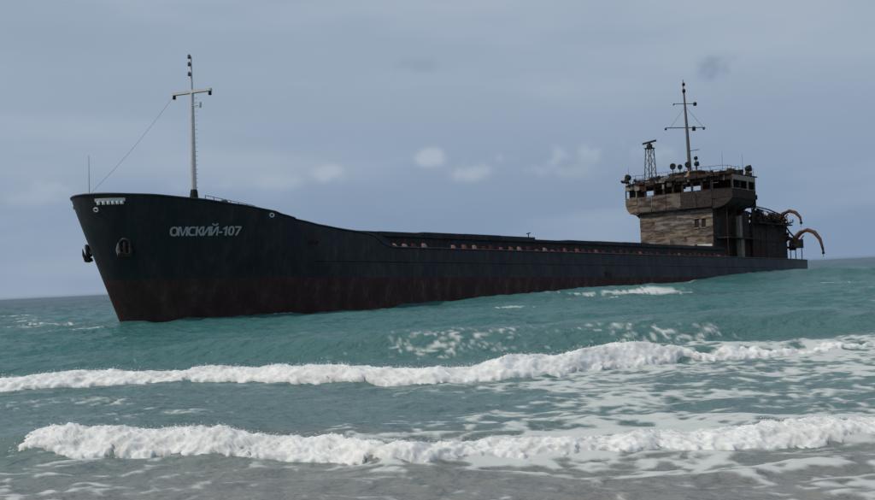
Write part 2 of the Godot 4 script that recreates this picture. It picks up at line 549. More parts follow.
func indexed(called: String, p, nrm, c, u, idx, m: Material) -> MeshInstance3D:
	var arr := []
	arr.resize(Mesh.ARRAY_MAX)
	arr[Mesh.ARRAY_VERTEX] = p
	arr[Mesh.ARRAY_NORMAL] = nrm
	arr[Mesh.ARRAY_COLOR] = c
	if u != null:
		arr[Mesh.ARRAY_TEX_UV] = u
	arr[Mesh.ARRAY_INDEX] = idx
	var mesh := ArrayMesh.new()
	mesh.add_surface_from_arrays(Mesh.PRIMITIVE_TRIANGLES, arr)
	var o := MeshInstance3D.new()
	o.name = called
	o.mesh = mesh
	o.material_override = m
	add_child(o, true)
	return o

# the tumbling white water of a breaker: a lumpy skin of foam over the wave's front and crest
func foam_roll(called: String, label: String, category: String, b: int, x0: float, x1: float, step: float, deep: float):
	var nx := int((x1 - x0) / step) + 1
	var nt := int((deep + 0.35) / step) + 1
	var n := nx * nt
	var pos := PackedVector3Array(); pos.resize(n)
	var nor := PackedVector3Array(); nor.resize(n)
	var col := PackedColorArray(); col.resize(n)
	var keep := PackedFloat32Array(); keep.resize(n)
	var big := 1.0 if b == 0 else 1.35
	for i in nx:
		var x := x0 + i * step
		var line := cached(LINE_CACHE[b], x)
		var ends := smoothstep(x0, x0 + 0.7, x) if b == 0 else 1.0
		var thin := 1.0
		if b == 1:
			thin = 1.0 - 0.60 * smoothstep(4.7, 6.4, x) - 0.3 * (1.0 - smoothstep(-12.0, -9.0, x)) + 0.25 * noise_patch.get_noise_2d(x * 2.2, 77.0)
			thin -= 0.35 * smoothstep(-8.5, -7.6, x) * (1.0 - smoothstep(-6.6, -5.6, x))
		for j in nt:
			var t := -0.3 + j * step
			var dpt := line + t
			var edge := 0.16 * big * noise_lump.get_noise_2d(x * 0.9 / big, 10.0 * b) + 0.07 * noise_lump.get_noise_2d(x * 3.1, dpt * 3.1)
			var back := deep * 0.72 * (1.0 + 0.35 * noise_patch.get_noise_2d(x * 2.0, 31.0 + b)) * thin
			var m := smoothstep(-0.10, 0.10, t + edge + 0.03) * (1.0 - smoothstep(back - 0.30 * big, back + 0.10, t + edge * 1.5))
			m *= ends
			var h := sea_height(x, dpt, 0.05)
			var q := Vector3(x, dpt * 0.8, h * 2.2) / big
			var b1 := absf(noise_lump.get_noise_3d(q.x * 0.8, q.y * 0.9, q.z * 0.9 + 5.0))
			var b2 := absf(noise_lump.get_noise_3d(q.x * 2.4, q.y * 2.4, q.z * 2.4 + 9.0))
			var b3 := noise_lump.get_noise_3d(q.x * 7.0, q.y * 7.0, q.z * 7.0)
			var lump := (0.085 * (1.0 - 1.9 * b1) + 0.042 * (1.0 - 2.2 * b2) + 0.030 * b3) * big * 0.50
			var gap := noise_lump.get_noise_3d(q.x * 1.1 + 30.0, q.y * 1.1, q.z * 0.5)
			var torn := smoothstep(0.10, 0.45, m + 0.6 * b3 - 0.3 * b2 - 0.9 * maxf(0.0, gap - 0.12) * (1.0 - smoothstep(0.1 * big, 0.45 * big, t)))
			m *= torn
			var up := -0.05 + (0.06 + maxf(lump, 0.0)) * m
			pos[i * nt + j] = Vector3(x, h + up, -(dpt - 0.9 * maxf(lump, 0.0) * m * (1.0 - smoothstep(0.0, 0.5 * big, t))))
			keep[i * nt + j] = m
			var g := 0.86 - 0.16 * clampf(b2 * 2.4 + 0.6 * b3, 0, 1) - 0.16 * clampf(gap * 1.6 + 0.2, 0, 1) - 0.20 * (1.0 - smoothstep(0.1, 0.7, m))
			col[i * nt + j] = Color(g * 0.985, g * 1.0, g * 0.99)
	for i in nx:
		for j in nt:
			var k := i * nt + j
			var a := pos[mini(i + 1, nx - 1) * nt + j] - pos[maxi(i - 1, 0) * nt + j]
			var e := pos[i * nt + mini(j + 1, nt - 1)] - pos[i * nt + maxi(j - 1, 0)]
			nor[k] = a.cross(e).normalized()
	var idx := PackedInt32Array()
	for i in nx - 1:
		for j in nt - 1:
			var k := i * nt + j
			if keep[k] + keep[k + 1] + keep[k + nt] + keep[k + nt + 1] > 0.1:
				idx.append_array([k, k + 1, k + nt, k + nt, k + 1, k + nt + 1])
	spray(b, pos, keep, nx, nt)
	var o := indexed(called, pos, nor, col, null, idx, M.foam)
	o.set_meta("kind", "stuff")
	o.set_meta("label", label)
	o.set_meta("category", category)

# drops and flecks thrown up off the crest and the front of a breaker
func spray(b: int, pos: PackedVector3Array, keep: PackedFloat32Array, nx: int, nt: int):
	var bead := SphereMesh.new()
	bead.radius = 1.0; bead.height = 1.7
	bead.radial_segments = 6; bead.rings = 3
	var mm := MultiMesh.new()
	mm.transform_format = MultiMesh.TRANSFORM_3D
	mm.mesh = bead
	var put_at: Array = []
	var want := 5000 if b == 0 else 3500
	var tries := 0
	while put_at.size() < want and tries < want * 12:
		tries += 1
		var i := rng.randi_range(2, nx - 3)
		var j := rng.randi_range(2, nt - 3)
		var k := i * nt + j
		if keep[k] < 0.15 or j < nt * 0.38:
			continue
		var burst := noise_lump.get_noise_1d(pos[k].x * 0.7 + 200.0 * b)
		if burst < -0.15 and rng.randf() < 0.7:
			continue
		var f := float(j) / nt
		var up := absf(rng.randfn(0.0, 0.020)) * (1.4 + burst) * (1.0 if f < 0.6 else 0.5)
		var out := rng.randfn(0.0, 0.02)
		var r := (0.003 + 0.006 * pow(rng.randf(), 3.0)) * (1.0 if b == 0 else 1.5)
		put_at.append([pos[k] + Vector3(rng.randfn(0.0, 0.02), up * (1.0 if b == 0 else 1.6), out), r])
	mm.instance_count = put_at.size()
	for k in put_at.size():
		mm.set_instance_transform(k, Transform3D(Basis.from_scale(Vector3.ONE * put_at[k][1]), put_at[k][0]))
	var o := MultiMeshInstance3D.new()
	o.name = "sea_spray"
	o.multimesh = mm
	o.material_override = M.spray
	add_child(o, true)
	o.set_meta("kind", "stuff")
	o.set_meta("label", "fine white spray flying off the near breaker" if b == 0 else "fine white spray flying off the farther breaker")
	o.set_meta("category", "spray")

# ================================================================ the wreck
const BEAM := 7.45
const LENGTH := 108.3
const DECK := 5.55
const RED := 3.0
const BOTTOM := -2.6

func stem_s(y: float) -> float:
	return 3.3 * pow(clampf((9.2 - y) / 9.2, 0.0, 1.4), 1.1)

# half breadth of the shell at a distance from the stem and a height over the keel line
func half_breadth(s: float, y: float) -> float:
	var u := s - stem_s(y)
	if u <= 0.0:
		return 0.0
	var f := clampf(y / 9.0, -0.2, 1.0)
	var run := lerpf(21.0, 13.0, f)
	var n := lerpf(1.55, 1.95, f)
	var w := BEAM
	if u < run:
		w = BEAM * pow(1.0 - pow(1.0 - u / run, n), 1.0 / n)
	if s > 97.0:
		w -= 0.9 * pow((s - 97.0) / 11.3, 1.8)
	return w

func sheer(s: float) -> float:
	return table([[0.0, 9.16], [3.0, 9.0], [6.0, 8.74], [9.0, 8.40], [11.7, 8.04], [12.3, 7.82], [14.0, 7.48], [16.5, 7.10], [19.0, 6.84], [21.3, 6.66], [22.4, 6.40], [23.2, 5.70], [24.0, DECK], [112.0, DECK]], s)

func shell_point(u: float, v: float, side: float, lo: float, hi_rule: bool) -> Vector3:
	# u 0..1 from stem to stern, v 0..1 from lo upwards (to the red line or to the sheer)
	var s := u * LENGTH
	var top := sheer(s) if hi_rule else RED
	var y := lerpf(lo, top, v)
	var st := stem_s(y)
	s = st + (LENGTH - st) * u
	var w := half_breadth(s, y)
	# plating sprung in between the frames
	if u > 0.03:
		w += 0.012 * sin(s * 2.6) * sin(y * 2.1) + 0.03 * noise_b.get_noise_2d(s * 0.8, y * 1.2 + 20.0 * side)
	return Vector3(s, y, w * side)

func shell(side: float, lo: float, upper: bool, rows: int) -> SurfaceTool:
	var s := st_new()
	s.set_smooth_group(1)
	var us: Array = []
	for k in 64: us.append(0.14 * pow(k / 64.0, 1.7))
	for k in 131: us.append(0.14 + 0.86 * k / 130.0)
	for a in us.size() - 1:
		for r in rows:
			var p0 := shell_point(us[a], float(r) / rows, side, lo, upper)
			var p1 := shell_point(us[a + 1], float(r) / rows, side, lo, upper)
			var p2 := shell_point(us[a + 1], float(r + 1) / rows, side, lo, upper)
			var p3 := shell_point(us[a], float(r + 1) / rows, side, lo, upper)
			if side > 0.0:
				quad(s, p0, p3, p2, p1)
			else:
				quad(s, p0, p1, p2, p3)
	return s

func hull_frame(s: float, y: float, side := 1.0, off := 0.0) -> Transform3D:
	# on the shell: x aft along it, y up it, z outwards
	var e := 0.05
	var p := Vector3(s, y, half_breadth(s, y) * side)
	var ps := Vector3(s + e, y, half_breadth(s + e, y) * side)
	var py := Vector3(s, y + e, half_breadth(s, y + e) * side)
	var tx := (ps - p).normalized() * (1.0 if side > 0.0 else -1.0)
	var ty := (py - p).normalized()
	var nz := tx.cross(ty).normalized()
	ty = nz.cross(tx).normalized()
	return Transform3D(Basis(tx, ty, nz), p + nz * off)

func build_ship():
	ship = Node3D.new()
	ship.name = "cargo_ship"
	add_child(ship)
	ship.set_meta("label", "stranded dark-hulled cargo ship with burnt rusty superstructure, sunk by the stern off the beach")
	ship.set_meta("category", "ship")
	var aft := Vector3(sin(SHIP_YAW), 0, -cos(SHIP_YAW))
	var port := Vector3(cos(SHIP_YAW), 0, sin(SHIP_YAW))
	var ax := aft * cos(SHIP_TRIM) - Vector3.UP * sin(SHIP_TRIM)
	var ay := Vector3.UP * cos(SHIP_TRIM) + aft * sin(SHIP_TRIM)
	ship.transform = Transform3D(Basis(ax, ay, port), SHIP_AT)
	build_hull()
	build_bow_gear()
	build_hatches()
	build_foremast()
	build_house()
	build_bridge()
	build_roof_gear()
	build_after_end()

func build_hull():
	var hull := Node3D.new()
	hull.name = "hull"
	ship.add_child(hull, true)
	var s: SurfaceTool
	for side in [1.0, -1.0]:
		put("topside_plating", shell(side, RED, true, 14), M.hull, hull)
		put("bottom_plating", shell(side, BOTTOM, false, 10), M.red, hull)
	# transom
	s = st_new()
	for k in 8:
		var y0 := lerpf(BOTTOM, DECK, k / 8.0)
		var y1 := lerpf(BOTTOM, DECK, (k + 1) / 8.0)
		quad(s, Vector3(LENGTH, y0, half_breadth(LENGTH, y0)), Vector3(LENGTH, y0, -half_breadth(LENGTH, y0)), Vector3(LENGTH, y1, -half_breadth(LENGTH, y1)), Vector3(LENGTH, y1, half_breadth(LENGTH, y1)))
	put("transom", s, M.hull, hull)
	# decks: forecastle one metre under the bulwark rail, main deck level
	s = st_new()
	var stations: Array = []
	for k in 25: stations.append(1.4 + k * 0.55)
	for k in stations.size() - 1:
		var a: float = stations[k]
		var b: float = stations[k + 1]
		var ya := sheer(a) - 0.95
		var yb := sheer(b) - 0.95
		quad(s, Vector3(a, ya, half_breadth(a, ya) - 0.02), Vector3(b, yb, half_breadth(b, yb) - 0.02), Vector3(b, yb, -half_breadth(b, yb) + 0.02), Vector3(a, ya, -half_breadth(a, ya) + 0.02))
	put("forecastle_deck", s, M.burnt, ship)
	s = st_new()
	for k in 47:
		var a := 14.5 + k * 2.0
		var b := minf(a + 2.0, LENGTH - 0.01)
		quad(s, Vector3(a, DECK - 0.08, half_breadth(a, DECK) - 0.02), Vector3(b, DECK - 0.08, half_breadth(b, DECK) - 0.02), Vector3(b, DECK - 0.08, -half_breadth(b, DECK) + 0.02), Vector3(a, DECK - 0.08, -half_breadth(a, DECK) + 0.02))
	put("main_deck", s, M.burnt, ship)
	# rounded rail along the edge of the bulwark and the deck
	for side in [1.0, -1.0]:
		s = st_new()
		var pts: Array = []
		for k in 40: 
			var q := 14.0 * pow(k / 40.0, 1.6)
			var st := stem_s(sheer(q))
			pts.append(Vector3(q + st, sheer(q), half_breadth(q + st, sheer(q)) * side))
		for k in 96:
			var q := 14.0 + k * 1.0
			q = minf(q, LENGTH)
			pts.append(Vector3(q, sheer(q), half_breadth(q, sheer(q)) * side))
		tube(s, pts, 0.085, 6)
		put("rail_cap", s, M.hull, hull)
	# rubbing strake: a half-round bar along the side above the red paint
	s = st_new()
	var rp: Array = []
	for k in 70:
		var q := 16.0 + k * 1.32
		rp.append(Vector3(q, 4.35, half_breadth(q, 4.35) + 0.01))
	tube(s, rp, 0.06, 6)
	put("rubbing_strake", s, M.hull, hull)
	# the name on the port bow, a letter at a time
	var font := SystemFont.new()
	font.font_names = PackedStringArray(["Droid Sans"])
	font.font_weight = 700
	var word := "ОМСКИЙ-107"
	var adv := [0.66, 0.72, 0.60, 0.56, 0.66, 0.66, 0.38, 0.40, 0.56, 0.52]
	var at := 4.85
	for k in word.length():
		var tm := TextMesh.new()
		tm.text = word[k]
		tm.font = font
		tm.font_size = 64
		tm.pixel_size = 0.0150
		tm.depth = 0.02
		var step: float = adv[k] * 0.80
		var sc := at + step * 0.5
		var xf := hull_frame(sc, 6.42 + 0.008 * k, 1.0, 0.035)
		var lt := put_mesh("letter", tm, M.letter, hull, xf)
		# leaning letters, as painted
		lt.transform.basis = lt.transform.basis * Basis(Vector3(1, 0, 0), Vector3(0.09, 1, 0), Vector3(0, 0, 1))
		at += step / sqrt(1.0 + pow((half_breadth(sc + 0.1, 6.42) - half_breadth(sc, 6.42)) / 0.1, 2.0)) * 1.12

func build_bow_gear():
	var s: SurfaceTool
	# white roller fairlead let into the bulwark of the port bow
	var fair := Node3D.new()
	fair.name = "fairlead"
	ship.add_child(fair, true)
	for k in 6:
		var sc := 0.72 + 0.215 * k
		var xf := hull_frame(sc, 8.68, 1.0, 0.03)
		s = st_new()
		box_on(s, Vector3(0, 0.02, 0), Vector3.RIGHT, Vector3.UP, Vector3.BACK, 0.50, 0.22, 0.10)
		put("frame_plate", s, M.white, fair).transform = xf
		s = st_new()
		lathe(s, Vector3(0, -0.30, 0.02), Vector3.UP, [[0.0, 0.0], [0.0, 0.14], [0.05, 0.12], [0.22, 0.12], [0.22, 0.0]], 10)
		put("roller", s, M.white, fair).transform = xf
	# small fairleads: pale rings nearer the stem and on the starboard bow, one by the forecastle break
	for q in [[0.75, 8.55, -1.0], [0.75, 8.05, 1.0], [11.9, 7.72, 1.0]]:
		s = st_new()
		var pts: Array = []
		for k in 13:
			var a := TAU * k / 12.0
			pts.append(Vector3(cos(a) * 0.17, sin(a) * 0.13, 0))
		tube(s, pts, 0.055, 6)
		put("mooring_eye", s, M.white, ship).transform = hull_frame(q[0], q[1], q[2], 0.03)
	# anchors housed in their pipes, one on each bow
	for side in [1.0, -1.0]:
		var an := Node3D.new()
		an.name = "anchor"
		ship.add_child(an, true)
		var xf := hull_frame(2.5, 5.55, side, 0.0 if side > 0.0 else 0.42)
		an.transform = xf
		s = st_new()
		var ring: Array = []
		for k in 15:
			var a := TAU * k / 14.0
			ring.append(Vector3(cos(a) * 0.36, sin(a) * 0.42, 0.02))
		tube(s, ring, 0.11, 7)
		put("hawse_rim", s, M.hull, an)
		s = st_new()
		tube(s, [Vector3(0, 0.25, 0.05), Vector3(0, -0.15, 0.22), Vector3(0, -0.62, 0.30)], [0.09, 0.11, 0.14], 8)
		put("shank", s, M.burnt, an)
		s = st_new()
		box_on(s, Vector3(0, -0.66, 0.28), Vector3.RIGHT, Vector3.UP, Vector3.BACK, 0.95, 0.26, 0.34)
		put("crown", s, M.burnt if side < 0.0 else M.burnt_b, an)
		for f in [-1.0, 1.0]:
			s = st_new()
			tube(s, [Vector3(f * 0.40, -0.68, 0.3), Vector3(f * 0.46, -0.28, 0.34), Vector3(f * 0.40, 0.22, 0.27)], [0.15, 0.13, 0.03], 6)
			put("fluke", s, M.burnt if side < 0.0 or f > 0.0 else M.pale, an)
	# rust-bared patch and pipe mouth further aft on the bow
	for q in [[15.7, 5.75]]:
		s = st_new()
		for k in 2:
			lathe(s, Vector3(k * 0.45 - 0.2, 0, 0), Vector3.BACK, [[-0.05, 0.16], [0.07, 0.16], [0.07, 0.11], [-0.03, 0.10]], 10)
		put("scupper_mouth", s, M.bracket_c, ship).transform = hull_frame(q[0], q[1], 1.0, 0.02)
	# jackstaff at the stem
	s = st_new()
	tube(s, [Vector3(1.0, 8.3, 0), Vector3(0.98, 12.2, 0)], [0.026, 0.014], 6)
	put("jackstaff", s, M.grey, ship)
	# windlass and bollards on the forecastle
	var wl := Node3D.new()
	wl.name = "windlass"
	ship.add_child(wl, true)
	s = st_new()
	lathe(s, Vector3(6.6, 8.25, -2.2), Vector3.BACK, [[0, 0.0], [0, 0.42], [0.1, 0.42], [0.12, 0.26], [1.0, 0.26], [1.02, 0.42], [1.12, 0.42], [3.3, 0.2], [3.32, 0.42], [3.42, 0.42], [3.44, 0.26], [4.3, 0.26], [4.32, 0.42], [4.4, 0.42], [4.4, 0.0]], 14)
	put("drum", s, M.burnt, wl)
	for w in [-1.0, 1.0]:
		s = st_new()
		box(s, Vector3(6.2, 7.6, w - 0.14), Vector3(7.0, 8.5, w + 0.14))
		put("bearing_stand", s, M.burnt, wl)
	for q in [[3.6, 1.6], [3.6, -1.6], [11.2, 5.2], [11.2, -5.2]]:
		var bl := Node3D.new()
		bl.name = "bollard"
		ship.add_child(bl, true)
		for k in 2:
			s = st_new()
			var y: float = sheer(q[0]) - 0.95
			lathe(s, Vector3(q[0] + 0.5 * k, y, q[1]), Vector3.UP, [[0, 0.18], [0.62, 0.16], [0.64, 0.22], [0.74, 0.22], [0.76, 0.0]], 10)
			put("post", s, M.dark, bl)
	# guard rail round the ladder at the after end of the forecastle
	var rl := Node3D.new()
	rl.name = "forecastle_railing"
	ship.add_child(rl, true)
	var prev := Vector3.ZERO
	for k in 7:
		var q := 7.6 + 0.72 * k
		var foot := Vector3(q, sheer(q) - 0.95, 5.0)
		var head := Vector3(q, 9.18 - 0.09 * k, 5.0)
		s = st_new()
		tube(s, [foot, head], 0.028, 5)
		put("post", s, M.dark, rl)
		if k > 0:
			for lv in [0.0, 0.33]:
				s = st_new()
				tube(s, [prev - Vector3(0, lv, 0), head - Vector3(0, lv, 0)], 0.022, 5)
				put("rail", s, M.dark, rl)
		prev = head
	s = st_new()
	lathe(s, Vector3(9.7, 7.3, 4.2), Vector3.UP, [[0, 0.16], [1.25, 0.16], [1.3, 0.34], [1.55, 0.36], [1.7, 0.22], [1.74, 0.0]], 12)
	put("ventilator", s, M.dark, ship)
	s = st_new()
	lathe(s, Vector3(5.2, 8.0, -1.0), Vector3.UP, [[0, 0.10], [1.5, 0.10], [1.5, 0.16], [1.66, 0.16], [1.7, 0.0]], 10)
	put("ventilator", s, M.dark, ship)
	s = st_new()
	box(s, Vector3(10.2, 7.2, 3.0), Vector3(11.9, 8.62, 4.6))
	put("companion_hatch", s, M.dark, ship)

func build_hatches():
	var s: SurfaceTool
	# continuous coaming, then the cover pontoons lying on it
	var ho := Node3D.new()
	ho.name = "cargo_hatch"
	ship.add_child(ho, true)
	for side in [1.0, -1.0]:
		s = st_new()
		box(s, Vector3(18.2, DECK - 0.05, side * 6.0 - 0.06), Vector3(84.5, 6.70, side * 6.0 + 0.06))
		put("coaming_side", s, M.coaming, ho)
		s = st_new()
		box(s, Vector3(18.2, 6.58, side * 6.16 - 0.10), Vector3(84.5, 6.69, side * 6.16 + 0.10))
		put("coaming_flange", s, M.coaming, ho)
	for q in [18.26, 84.44]:
		s = st_new()
		box(s, Vector3(q - 0.06, DECK - 0.05, -5.94), Vector3(q + 0.06, 6.70, 5.94))
		put("coaming_end", s, M.coaming, ho)
	var a := 18.5
	var k := 0
	while a < 84.0:
		var len := 5.3
		var b := minf(a + len, 84.3)
		var top := 7.02
		if a > 27.5 and a < 42.0: top = 7.10 + 0.02 * (k % 2)
		elif a > 42.0 and a < 48.0: top = 6.88
		else: top = 6.98 + 0.03 * (k % 3)
		s = st_new()
		var crown := 0.10
		# a shallow pitched cover with turned-down edges
		var z := 6.02
		var p := [Vector3(a + 0.05, 6.71, -z), Vector3(a + 0.05, top, -z), Vector3(a + 0.05, top + crown, 0), Vector3(a + 0.05, top, z), Vector3(a + 0.05, 6.71, z)]
		var w := Vector3(b - a - 0.1, 0, 0)
		for j in 4:
			quad(s, p[j], p[j] + w, p[j + 1] + w, p[j + 1])
		for e in [Vector3.ZERO, w]:
			tri3(s, p[0] + e, p[1] + e, p[3] + e)
			tri3(s, p[0] + e, p[3] + e, p[4] + e)
			tri3(s, p[1] + e, p[2] + e, p[3] + e)
		put("hatch_cover", s, M.coaming if k % 3 != 1 else M.hull, ho)
		a += len
		k += 1
	# rusty stays against the coaming, at the deck edge
	var stay := st_new()
	var pr := [Vector3(-0.16, 0, 0.0), Vector3(0.16, 0, 0.0), Vector3(0.16, 0, 0.42), Vector3(-0.16, 0, 0.42), Vector3(-0.16, 0.46, 0.0), Vector3(0.16, 0.46, 0.0), Vector3(0.16, 0.40, 0.18), Vector3(-0.16, 0.40, 0.18)]
	for f in [[0, 1, 2, 3], [4, 7, 6, 5], [3, 2, 6, 7], [0, 4, 5, 1], [0, 3, 7, 4], [1, 5, 6, 2]]:
		quad(stay, pr[f[0]], pr[f[1]], pr[f[2]], pr[f[3]])
	stay.generate_normals()
	var sm := stay.commit()
	var x := 23.4
	while x < 83.5:
		var near := x < 47.0
		if rng.randf() < (0.86 if near else 0.9):
			var m: Material = [M.bracket, M.bracket_b, M.bracket_c][rng.randi() % 3] if near else (M.bracket_c if rng.randf() < 0.6 else M.bracket_b)
			var sc := rng.randf_range(0.85, 1.25) * (1.0 if near else 0.9)
			put_mesh("coaming_stay", sm, m, ho, Transform3D(Basis.from_scale(Vector3(sc * rng.randf_range(0.7, 1.15), sc * rng.randf_range(0.75, 1.1), 1.0)), Vector3(x, DECK - 0.02, 6.75)))
		x += rng.randf_range(0.85, 1.5)
	# a short vent post on the hatch line amidships
	s = st_new()
	tube(s, [Vector3(44.9, 6.6, 5.2), Vector3(44.9, 7.55, 5.2)], 0.05, 6)
	tube(s, [Vector3(44.6, 7.5, 5.2), Vector3(45.2, 7.62, 5.2)], 0.05, 6)
	put("vent_post", s, M.dark, ship)
	# mushroom of an old fender eye on the side amidships
	s = st_new()
	box_on(s, Vector3.ZERO, Vector3.RIGHT, Vector3.UP, Vector3.BACK, 1.0, 0.5, 0.12)
	put("doubler_plate", s, M.burnt_b, ship).transform = hull_frame(55.5, 3.3, 1.0, 0.05)

func build_foremast():
	var s: SurfaceTool
	var mast := Node3D.new()
	mast.name = "foremast"
	ship.add_child(mast, true)
	var x := 9.6
	s = st_new()
	tube(s, [Vector3(x, 9.6, 0), Vector3(x - 0.05, 14.0, 0), Vector3(x - 0.08, 18.2, 0)], [0.24, 0.20, 0.15], 12)
	put("pole", s, M.white, mast)
	s = st_new()
	tube(s, [Vector3(x - 0.08, 18.2, 0), Vector3(x - 0.12, 20.95, 0)], [0.10, 0.05], 8)
	put("topmast", s, M.white, mast)
	s = st_new()
	box(s, Vector3(x - 0.42, 7.4, -0.42), Vector3(x + 0.42, 9.3, 0.42))
	put("mast_house", s, M.dark, mast)
	s = st_new()
	lathe(s, Vector3(x, 9.3, 0), Vector3.UP, [[0, 0.40], [0.35, 0.34], [0.7, 0.30], [0.95, 0.25]], 12)
	put("mast_collar", s, M.dark, mast)
	s = st_new()
	var yd := Vector3(0.375, 0, 0.927)
	box_on(s, Vector3(x - 0.08, 18.1, 0), Vector3(0.927, 0, -0.375), Vector3.UP, yd, 0.30, 0.22, 3.7)
	put("crosstree", s, M.white, mast)
	for w in [-2.1, 2.1]:
		s = st_new()
		lathe(s, Vector3(x - 0.08, 17.66, 0) + yd * w * 0.83, Vector3.UP, [[0, 0.0], [0.02, 0.13], [0.28, 0.13], [0.34, 0.08]], 8)
		put("lamp", s, M.dark, mast)
	for q in [19.35, 20.15, 20.75]:
		s = st_new()
		lathe(s, Vector3(x - 0.30, q, 0), Vector3.UP, [[0, 0.0], [0.02, 0.12], [0.30, 0.12], [0.36, 0.05], [0.36, 0.0]], 8)
		put("lamp", s, M.grey, mast)
	s = st_new()
	tube(s, [Vector3(x - 0.05, 16.95, 0.1), Vector3(x + 0.1, 16.95, 1.0)], 0.05, 6)
	tube(s, [Vector3(x + 0.1, 16.75, 0.9), Vector3(x + 0.1, 17.15, 0.9)], 0.12, 6)
	put("lamp_bracket", s, M.white, mast)
	# ladder rungs up the after side of the pole
	for k in 22:
		s = st_new()
		tube(s, [Vector3(x + 0.24, 10.1 + 0.36 * k, -0.16), Vector3(x + 0.34, 10.1 + 0.36 * k, 0.0), Vector3(x + 0.24, 10.1 + 0.36 * k, 0.16)], 0.022, 4)
		put("rung", s, M.white, mast)
	# one stay still standing, from the crosstree to the stem
	s = st_new()
	var pts: Array = []
	for k in 13:
		var t := k / 12.0
		pts.append((Vector3(x - 0.08, 18.0, 0) - yd * 1.75).lerp(Vector3(1.2, 9.3, -0.6), t) - Vector3(0, 0.35 * sin(PI * t), 0))
	tube(s, pts, 0.010, 4)
	put("forestay", s, M.grey, mast)

# ---------------------------------------------------------------- accommodation
const HF := 82.4

func build_house():
	var s: SurfaceTool
	var house := Node3D.new()
	house.name = "deckhouse"
	ship.add_child(house, true)
	# core of the block
	s = st_new()
	box(s, Vector3(HF + 0.06, DECK - 0.1, -5.44), Vector3(92.4, 12.2, 5.44))
	put("inner_block", s, M.burnt, house)
	# scorched front plating: strakes of uneven plates, some sprung, some gone at the window pair
	var mats := [M.rust_front, M.rust_front_b, M.rust_front_c]
	var rows := 5
	var y0 := 6.2
	var tiers := [y0, 7.3, 8.5, 9.68, 10.88, 12.12]
	for r in rows:
		var rh: float = tiers[r + 1] - tiers[r]
		var cuts: Array = [-5.5]
		var w := -5.5
		while w < 4.4:
			w += rng.randf_range(1.5, 2.9)
			if w < 4.7: cuts.append(w)
		cuts.append(5.5)
		for c in cuts.size() - 1:
			var a: float = cuts[c]
			var b: float = cuts[c + 1]
			var lo: float = tiers[r]
			var yc := lo + rh * 0.5
			var segs := [[a, b]]
			if r == 3:
				# leave the two openings of the cabin windows free
				segs = []
				var e := a
				for hole in [[2.85, 3.5], [3.9, 4.5]]:
					if hole[1] > a and hole[0] < b:
						if hole[0] > e: segs.append([e, hole[0]])
						e = maxf(e, hole[1])
				if e < b: segs.append([e, b])
			for g in segs:
				if g[1] - g[0] < 0.08:
					continue
				s = st_new()
				var out := rng.randf_range(0.04, 0.07)
				var tilt := rng.randf_range(-0.02, 0.03)
				var p := [Vector3(HF - out - tilt, lo + 0.02, g[0] + 0.004), Vector3(HF - out - tilt, lo + 0.02, g[1] - 0.004), Vector3(HF - out + tilt, lo + rh - 0.015, g[1] - 0.004), Vector3(HF - out + tilt, lo + rh - 0.015, g[0] + 0.004)]
				quad(s, p[0], p[1], p[2], p[3])
				var back: Array = []
				for v in p: back.append(Vector3(HF + 0.05, v.y, v.z))
				for e2 in 4:
					quad(s, p[e2], back[e2], back[(e2 + 1) % 4], p[(e2 + 1) % 4])
				put("plate", s, mats[rng.randi() % 3], house)
	# frames of the two cabin windows
	for hole in [[2.85, 3.5], [3.9, 4.5]]:
		s = st_new()
		box(s, Vector3(HF - 0.14, 10.84, hole[0] - 0.06), Vector3(HF + 0.02, 10.92, hole[1] + 0.06))
		put("window_lintel", s, M.pale, house)
		s = st_new()
		box(s, Vector3(HF - 0.14, 9.55, hole[0] - 0.06), Vector3(HF + 0.02, 9.66, hole[1] + 0.06))
		put("window_sill", s, M.pale, house)
		s = st_new()
		box(s, Vector3(HF + 0.03, 9.76, hole[0]), Vector3(HF + 0.055, 10.82, hole[1]))
		put("window_recess", s, M.dark, house)
	# pale breakwater plate left at the foot of the front, to port
	for q in [[1.2, 2.9], [3.35, 5.45]]:
		s = st_new()
		box(s, Vector3(HF - 0.42, 6.95, q[0]), Vector3(HF - 0.30, 7.42, q[1]))
		put("breakwater_plate", s, M.white, house)
	# port and starboard sides: tall plates and uprights
	for side in [1.0, -1.0]:
		var a := HF
		while a < 92.0:
			var b := minf(a + rng.randf_range(1.3, 2.3), 92.4)
			for tier in [[5.5, 8.2], [8.26, 10.2], [10.26, 12.1]]:
				s = st_new()
				var out := rng.randf_range(0.0, 0.07)
				box(s, Vector3(a + 0.02, tier[0], side * 5.44), Vector3(b - 0.02, tier[1], side * (5.50 + out)))
				put("plate", s, M.burnt if rng.randf() < 0.6 else M.burnt_b, house)
			a = b
		for q in [84.2, 87.0, 89.6]:
			s = st_new()
			lathe(s, Vector3(q, 9.3, side * 5.5), Vector3.BACK * side, [[0.0, 0.36], [0.14, 0.36], [0.14, 0.26], [0.04, 0.25], [0.04, 0.0]], 12)
			put("porthole", s, M.dark, house)
	# walkway at the first tier with its stanchions, port side
	s = st_new()
	box(s, Vector3(83.0, 8.12, 5.6), Vector3(92.5, 8.24, 7.3))
	put("side_deck", s, M.burnt, house)
	for q in [83.1, 85.4, 87.7, 90.0, 92.3]:
		s = st_new()
		tube(s, [Vector3(q, DECK - 0.08, 7.15), Vector3(q, 12.6 if q < 91.0 else 9.3, 7.15)], 0.07, 6)
		put("stanchion", s, M.burnt_b, house)
	# pale ventilation trunk on the port side
	s = st_new()
	box(s, Vector3(87.3, DECK, 6.2), Vector3(88.2, 8.1, 6.9))
	box(s, Vector3(87.35, 8.25, 6.1), Vector3(88.0, 11.2, 6.7))
	put("vent_trunk", s, M.pale, house)

# plan of the bridge deck, port half; starboard mirrors it
var PLAN := [[82.1, 5.7], [82.5, 7.6], [89.8, 7.6]]

